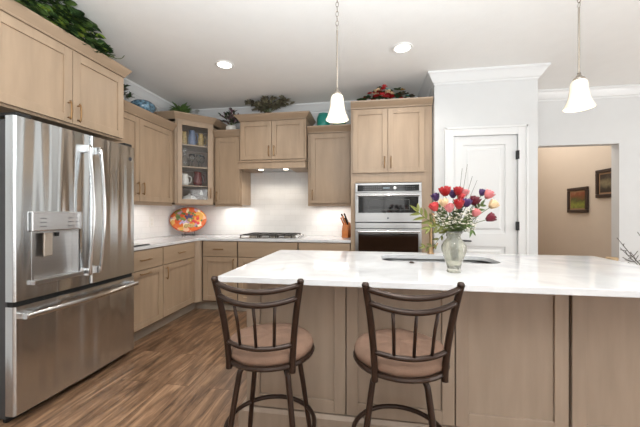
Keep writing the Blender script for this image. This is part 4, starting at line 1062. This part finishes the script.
# dark tray by the refrigerator
t = thing('tablet', 'thin black tablet lying on the counter right beside the refrigerator', 'tablet', (-2.27, 2.62, 0.9160), 0)
obj('case', box(B(), -0.13, 0.13, -0.11, 0.10, 0, 0.009), 'black', t, bevel=0.003)
obj('screen', box(B(), -0.12, 0.12, -0.10, 0.09, 0.0092, 0.0102), 'blackglass', t)
# outlets
def outlet(label, loc, rz):
    t = thing('wall_outlet', label, 'outlet', loc, rz)
    pt_ = obj('cover_plate', box(B(), -0.04, 0.04, -0.006, -0.0005, -0.06, 0.06), 'plastic', t, bevel=0.002)
    for z in (-0.025, 0.025):
        obj('socket', box(B(), -0.017, 0.017, -0.0078, -0.0062, z-0.015, z+0.015), 'ceramic', t, bevel=0.002)
outlet('white wall outlet on the left tiled wall above the counter', (XL+0.012, 3.50, 1.115), PI/2)
outlet('white wall outlet on the back tiled wall between platter and cooktop', (-1.852, YB-0.012, 1.13), 0)

# ------------------------------------------------------------------ vase and flowers on the island
VX, VY, VZ = 0.452, 1.715, 0.9155
vs = thing('flower_vase', 'clear cut-glass baluster vase on the island holding mixed roses', 'vase', (VX, VY, VZ))
outp = [(0.036, 0), (0.036, 0.006), (0.033, 0.02), (0.040, 0.05), (0.053, 0.085), (0.063, 0.12), (0.062, 0.14), (0.050, 0.162), (0.036, 0.178), (0.033, 0.19), (0.038, 0.205), (0.048, 0.218)]
seg = 48; bm = B(); rings = []
allp = [(r, z, 1) for r, z in outp] + [(r-0.004, z, 0) for r, z in outp[::-1][:-2]] + [(0.001, 0.020, 0)]
for r, z, o_ in allp:
    ring = []
    for k in range(seg):
        a = 2*PI*k/seg; f = 1.0
        if o_ and 0.03 < z < 0.17: f = 1+0.022*math.cos(12*a+z*90)+0.022*math.cos(12*a-z*90)
        elif o_ and z > 0.2: f = 1+0.04*math.cos(12*a)
        ring.append(bm.verts.new((r*f*math.cos(a), r*f*math.sin(a), z)))
    rings.append(ring)
for i in range(len(rings)-1):
    for k in range(seg): bm.faces.new((rings[i][k], rings[i][(k+1) % seg], rings[i+1][(k+1) % seg], rings[i+1][k]))
bm.faces.new(rings[0][::-1]); bm.faces.new(rings[-1])
obj('body', bm, 'vaseglass', vs, smooth=True)
R = random.Random(17)
def petal(bm, c, ax, side, r, h, wd, lean, curl):
    # curved petal: grid 4x4 on a cup surface
    ax = ax.normalized(); s = side; q = ax.cross(s); V = []
    for i in range(5):
        t_ = i/4; rr = r*(0.40+0.62*math.sin(min(1, t_*1.5)*PI/2))*(1+lean*t_*t_)*(1-0.18*max(0, t_-0.5)) ; hh = h*t_-curl*h*max(0, t_-0.75)
        wid = wd*math.sin(PI*min(0.97, 0.28+0.6*t_))
        row = []
        for j in range(5):
            a = (j/4-0.5)*wid; row.append(bm.verts.new(c+ax*hh+(s*math.cos(a)+q*math.sin(a))*rr))
        V.append(row)
    for i in range(4):
        for j in range(4): bm.faces.new((V[i][j], V[i][j+1], V[i+1][j+1], V[i+1][j]))
GRP = 'roses in the cut-glass vase'
def rose(label, m, x, y, z, r=0.021, h=0.046):
    """x, y offsets from the vase axis, z world height of the bloom centre"""
    base = Vector((x*0.12, y*0.12, 0.06)); neck = Vector((x*0.16, y*0.16, 0.205))
    cen = Vector((x, y, z-VZ)); ax = (cen-neck).normalized()
    if x < 0.16: ax = (ax+Vector((0, 0, 0.35))).normalized()
    bl = cen-ax*h*0.5
    t = thing('rose', label, 'flower', (VX, VY, VZ), 0, GRP)
    mid_ = neck.lerp(bl, 0.55)+Vector((0, 0, 0.012))
    obj('stem', tube(B(), smooth_pts([base, neck, mid_, bl], 5), 0.0018, 6), 'stem', t, smooth=True)
    bm = B(); s0 = ax.cross(Vector((0.2, 1, 0.1))).normalized(); q0 = ax.cross(s0)
    for ly, (rf, hf, n, ln) in enumerate(((0.45, 1.0, 3, 0.0), (0.75, 0.96, 4, 0.05), (1.0, 0.86, 5, 0.18))):
        for k in range(n):
            a = 2*PI*k/n+ly*0.7+R.random()*0.3; petal(bm, bl, ax, s0*math.cos(a)+q0*math.sin(a), r*rf*0.92, h*hf*1.05, 1.75, ln*1.8, 0.12)
    o = obj('bloom', bm, m, t, smooth=True); md = o.modifiers.new('thick', 'SOLIDIFY'); md.thickness = 0.0012
    b = B()
    for k in range(5):
        a = 2*PI*k/5; d = s0*math.cos(a)+q0*math.sin(a); leaf(b, bl, d*0.9+ax*0.9, ax, 0.022, 0.008)
    obj('sepals', b, 'leaf_olive', t)
    return t
k_ = 0.00527
def pos(u, v, y): 
    s_ = (1.60+y)/1.60
    return ((u-455)*k_*s_+0.15*y, y, 1.23-(v-213)*k_*s_)
data = [(446, 191, -0.02, 'red', 'large bright red rose at the top left of the bouquet', 0.027, 0.05),
 (438, 197, 0.03, 'purple', 'dark purple rose at the far upper left behind the large red rose', 0.02, 0.042),
 (435, 207, -0.04, 'coral', 'coral pink rose at the left edge of the bouquet', 0.023, 0.044),
 (444, 203, -0.06, 'cream', 'cream rose just below the large bright red rose', 0.021, 0.042),
 (449, 208, -0.07, 'pink', 'pale pink rose in the lower left middle of the bouquet', 0.021, 0.042),
 (455, 194, 0.04, 'purple', 'purple rose between the large red rose and the middle red rose', 0.02, 0.042),
 (459, 191, 0.0, 'red', 'red rose at the top centre of the bouquet', 0.021, 0.044),
 (458.5, 204, -0.06, 'red', 'bright red rose at the centre of the bouquet', 0.022, 0.048),
 (462, 197, 0.02, 'coral', 'salmon rose right of the centre red rose', 0.018, 0.038),
 (467, 193, 0.06, 'pink', 'small dusty pink rose at the top right of centre', 0.018, 0.036),
 (467, 203, -0.02, 'purple', 'violet rose right of the bright red centre rose', 0.021, 0.044),
 (475, 201, 0.0, 'burgundy', 'dark burgundy rose in the right middle of the bouquet', 0.024, 0.046),
 (483, 193, 0.05, 'purple', 'small purple rose at the upper right of the bouquet', 0.017, 0.034),
 (488, 195, 0.0, 'pink', 'pink rose at the upper right end of the bouquet', 0.022, 0.044),
 (475, 213, -0.04, 'pink', 'mauve pink rose low on the right side of the bouquet', 0.02, 0.040),
 (492, 205, 0.0, 'cream', 'cream rose at the right edge below the pink rose', 0.022, 0.044),
 (489, 218, -0.03, 'burgundy', 'crimson rose drooping lowest at the right edge of the bouquet', 0.021, 0.046)]
for u, v, y, m, lab, r, h in data:
    x, yy, z = pos(u, v, y); rose(lab, m, x, yy, z+0.002, r*1.02, h*1.05)
# small white filler sprays
def spray(label, tips, seed):
    R = random.Random(seed); t = thing('filler_flower_spray', label, 'flower', (VX, VY, VZ), 0, 'white filler sprays in the vase')
    sb, fb = B(), B()
    for tip in tips:
        tip = Vector(tip); base = Vector((tip.x*0.15, tip.y*0.15, 0.08)); neck = Vector((tip.x*0.25, tip.y*0.25, 0.21))
        tube(sb, smooth_pts([base, neck, neck.lerp(tip, 0.6)+Vector((0, 0, 0.01)), tip], 4), 0.0014, 5)
        for k in range(9):
            p = tip+Vector((rnd(-.022, .022, R), rnd(-.022, .022, R), rnd(-.03, .018, R))); tube(sb, [tip-Vector((0, 0, 0.03)), p], 0.0008, 4)
            for q in range(5):
                a = 2*PI*q/5+R.random(); leaf(fb, p, (math.cos(a), math.sin(a)-0.4, 0.5), (0, 0, 1), 0.012, 0.011, 0.1, 0.05)
    obj('stems', sb, 'stem', t); o = obj('blossoms', fb, 'white_petal', t)
def T(u, v, y): x, yy, z = pos(u, v, y); return (x, yy, z-VZ)
spray('spray of tiny white blossoms low at the left front of the bouquet', [T(440, 218, -0.05), T(447, 222, -0.06), T(444, 212, -0.03)], 1)
spray('spray of tiny white blossoms at the front centre just above the vase neck', [T(455, 222, -0.07), T(459, 216, -0.06), T(453, 214, -0.05), T(450, 226, -0.05)], 2)
spray('spray of tiny white blossoms at the right above the vase neck', [T(466, 218, -0.06), T(470, 224, -0.05), T(464, 226, -0.06), T(468, 210, -0.05)], 3)
spray('spray of tiny white blossoms among the pale roses at the left', [T(438, 214, 0.0), T(442, 223, 0.0), T(436, 220, 0.02)], 4)
spray('spray of tiny white blossoms among the roses at the right', [T(474, 218, 0.0), T(471, 228, 0.0), T(479, 209, 0.02)], 5)
spray('spray of tiny white blossoms deep behind the centre red rose', [T(455, 208, 0.03), T(461, 212, 0.04), T(449, 214, 0.03)], 6)
def sprig(label, pts, n, L, W, m, seed, name='leafy_sprig'):
    R = random.Random(seed); t = thing(name, label, 'foliage', (VX, VY, VZ), 0)
    P_ = smooth_pts(pts, 6); obj('stem', tube(B(), P_, 0.0018, 5), 'stem', t, smooth=True); b = B()
    st_ = len(P_)//3
    for i in range(n):
        q = st_+(len(P_)-1-st_)*i/(n-1); i0 = int(q); p = P_[i0]; d = (P_[min(i0+1, len(P_)-1)]-P_[max(0, i0-1)]).normalized()
        side = Vector((d.z, 0.1, -d.x)) * (1 if i % 2 else -1)
        leaf(b, p, d*0.8+side*0.9+Vector((0, rnd(-.3, .3, R), 0)), (0, -1, 0.3), L*rnd(.8, 1.1, R), W)
    leaf(b, P_[-1], P_[-1]-P_[-3], (0, -1, 0.3), L, W)
    obj('leaves', b, m, t)
sprig('olive green fern-like sprig reaching out to the left of the bouquet', [(0, 0, 0.1), (-0.005, 0, 0.21), T(440, 226, -0.01), T(428, 219, -0.01), T(420, 212, -0.01)], 12, 0.06, 0.018, 'leaf_olive', 1)
sprig('olive green sprig arching left below the coral rose', [(0, 0, 0.1), (-0.006, -0.005, 0.21), T(446, 226, -0.04), T(438, 227, -0.05), T(430, 228, -0.06)], 7, 0.046, 0.018, 'leaf_olive', 2)
sprig('drooping olive sprig hanging beside the left of the vase', [(0, 0.01, 0.1), (-0.010, 0.012, 0.215), T(444, 236, 0.03), T(436, 246, 0.03), T(428, 248, 0.03)], 8, 0.036, 0.014, 'leaf_olive', 3)
sprig('green sprig in the front of the bouquet over the vase rim', [(0, 0, 0.1), (0.0, -0.01, 0.21), T(458, 226, -0.05), T(463, 222, -0.06), T(470, 230, -0.07)], 8, 0.038, 0.012, 'leaf_mid', 4)
sprig('dark green upright sprig at the centre of the bouquet', [(0, 0, 0.1), (0.0, 0.01, 0.21), T(456, 220, 0.0), T(460, 205, 0.01)], 20, 0.045, 0.015, 'leaf_dark', 5)
sprig('dark green sprig at the right side of the bouquet', [(0, 0, 0.1), (0.008, 0.005, 0.21), T(468, 222, 0.01), T(480, 206, 0.01)], 20, 0.045, 0.015, 'leaf_mid', 6)
sprig('dark green sprig at the left side of the bouquet', [(0, 0, 0.1), (-0.008, 0.005, 0.21), T(448, 222, 0.01), T(441, 208, 0.01)], 20, 0.045, 0.015, 'leaf_mid', 7)
for i, (u, v, y, lab) in enumerate(((468.5, 164, 0.03, 'tallest thin dark grass blade rising above the bouquet'), (473, 176, 0.02, 'thin dark grass blade leaning right above the bouquet'), (464, 168, 0.05, 'thin dark grass blade rising straight above the bouquet'), (478, 180, 0.04, 'short thin grass blade leaning furthest right above the bouquet'))):
    tp = Vector(T(u, v, y)); o = obj('grass_blade', tube(B(), smooth_pts([(0, 0, 0.1), (0.003, 0.005, 0.21), Vector((tp.x*0.45, tp.y*0.5, 0.33)), tp], 6), [0.0018]*12+[0.0012]*7, 5), 'twig', None, (VX, VY, VZ), smooth=True)
    tag(o, lab, 'grass', 'grass blades in the bouquet')

# ------------------------------------------------------------------ hall pictures and things by the doorway
def picture(label, y0, y1, z0, z1, art):
    cy, cz_ = (y0+y1)/2, (z0+z1)/2; hw_, hh = (y1-y0)/2, (z1-z0)/2
    t = thing('framed_picture', label, 'picture', (3.098, cy, cz_), -PI/2)
    b = B(); f = 0.045
    for a in ((-hw_, hw_, -hh, -hh+f), (-hw_, hw_, hh-f, hh), (-hw_, -hw_+f, -hh+f, hh-f), (hw_-f, hw_, -hh+f, hh-f)): box(b, a[0], a[1], -0.03, -0.002, a[2], a[3])
    obj('frame', b, 'frame', t, bevel=0.006)
    obj('mat_board', box(B(), -hw_+f, hw_-f, -0.012, -0.003, -hh+f, hh-f), 'matboard', t)
    obj('painting', box(B(), -hw_+f+0.022, hw_-f-0.022, -0.014, -0.0125, -hh+f+0.022, hh-f-0.022), art, t)
    return t
picture('dark framed landscape picture with a green meadow, lower of the two in the hall', 4.86, 5.30, 1.235, 1.61, 'landscape')
picture('dark framed picture hung higher, partly hidden by the doorway edge', 4.30, 4.70, 1.435, 1.81, 'townscape')
R = random.Random(9)
bv = thing('branch_vase', 'tall grey floor vase with bare twiggy branches behind the right end of the island', 'vase', (2.42, 2.95, 0))
obj('body', lathe(B(), [(0.09, 0.0), (0.13, 0.12), (0.14, 0.35), (0.09, 0.56), (0.06, 0.64), (0.07, 0.67), (0.055, 0.67), (0.05, 0.62), (0.08, 0.5)], 28), 'nickel', bv, smooth=True)
def branch(pts, r): return tube(B(), smooth_pts(pts, 4), r, 5)
for k, tip in enumerate(((-0.33, 0.0, 1.02), (-0.27, 0.05, 0.93), (-0.17, -0.02, 1.06), (-0.02, 0.02, 1.18), (0.14, 0.0, 1.15), (0.27, 0.05, 1.05))):
    tip = Vector(tip); b = B(); pts = smooth_pts([(0, 0, 0.4), (tip.x*0.1, 0, 0.66), Vector((tip.x*0.55, tip.y*0.5, 0.66+(tip.z-0.66)*0.45)), tip], 5)
    tube(b, pts, [0.007-0.005*i/(len(pts)-1) for i in range(len(pts))], 6)
    for j in range(14):
        q = pts[6+R.randrange(len(pts)-7)]; d = Vector((rnd(-.09, .05, R), rnd(-.03, .03, R), rnd(0.0, 0.10, R)))
        tube(b, smooth_pts([q, q+d*0.5+Vector((0, 0, rnd(-.01, .01, R))), q+d], 3), 0.0028, 4)
    o = obj('branch', b, 'twig', None, (2.42, 2.95, 0), smooth=True)
    tag(o, ['bare twiggy branch reaching furthest left out of the floor vase', 'lower bare branch leaning left out of the floor vase', 'bare branch slightly left of upright in the floor vase', 'tallest upright bare branch in the floor vase', 'bare branch leaning a little right in the floor vase', 'bare branch leaning furthest right out of the floor vase'][k], 'branch', 'bare branches in the floor vase')
ps = thing('plant_stand', 'small tan bowl-topped stand beside the doorway, just showing over the island', 'stand', (2.80, 4.02, 0))
obj('bowl', lathe(B(), [(0.03, 0.64), (0.045, 0.66), (0.055, 0.70), (0.052, 0.715), (0.04, 0.68)], 20), 'tan', ps, smooth=True)
obj('post', lathe(B(), [(0.02, 0.04), (0.016, 0.3), (0.03, 0.64)], 12), 'blockwood', ps, smooth=True)
obj('base', lathe(B(), [(0.10, 0), (0.10, 0.02), (0.02, 0.04)], 20), 'blockwood', ps)
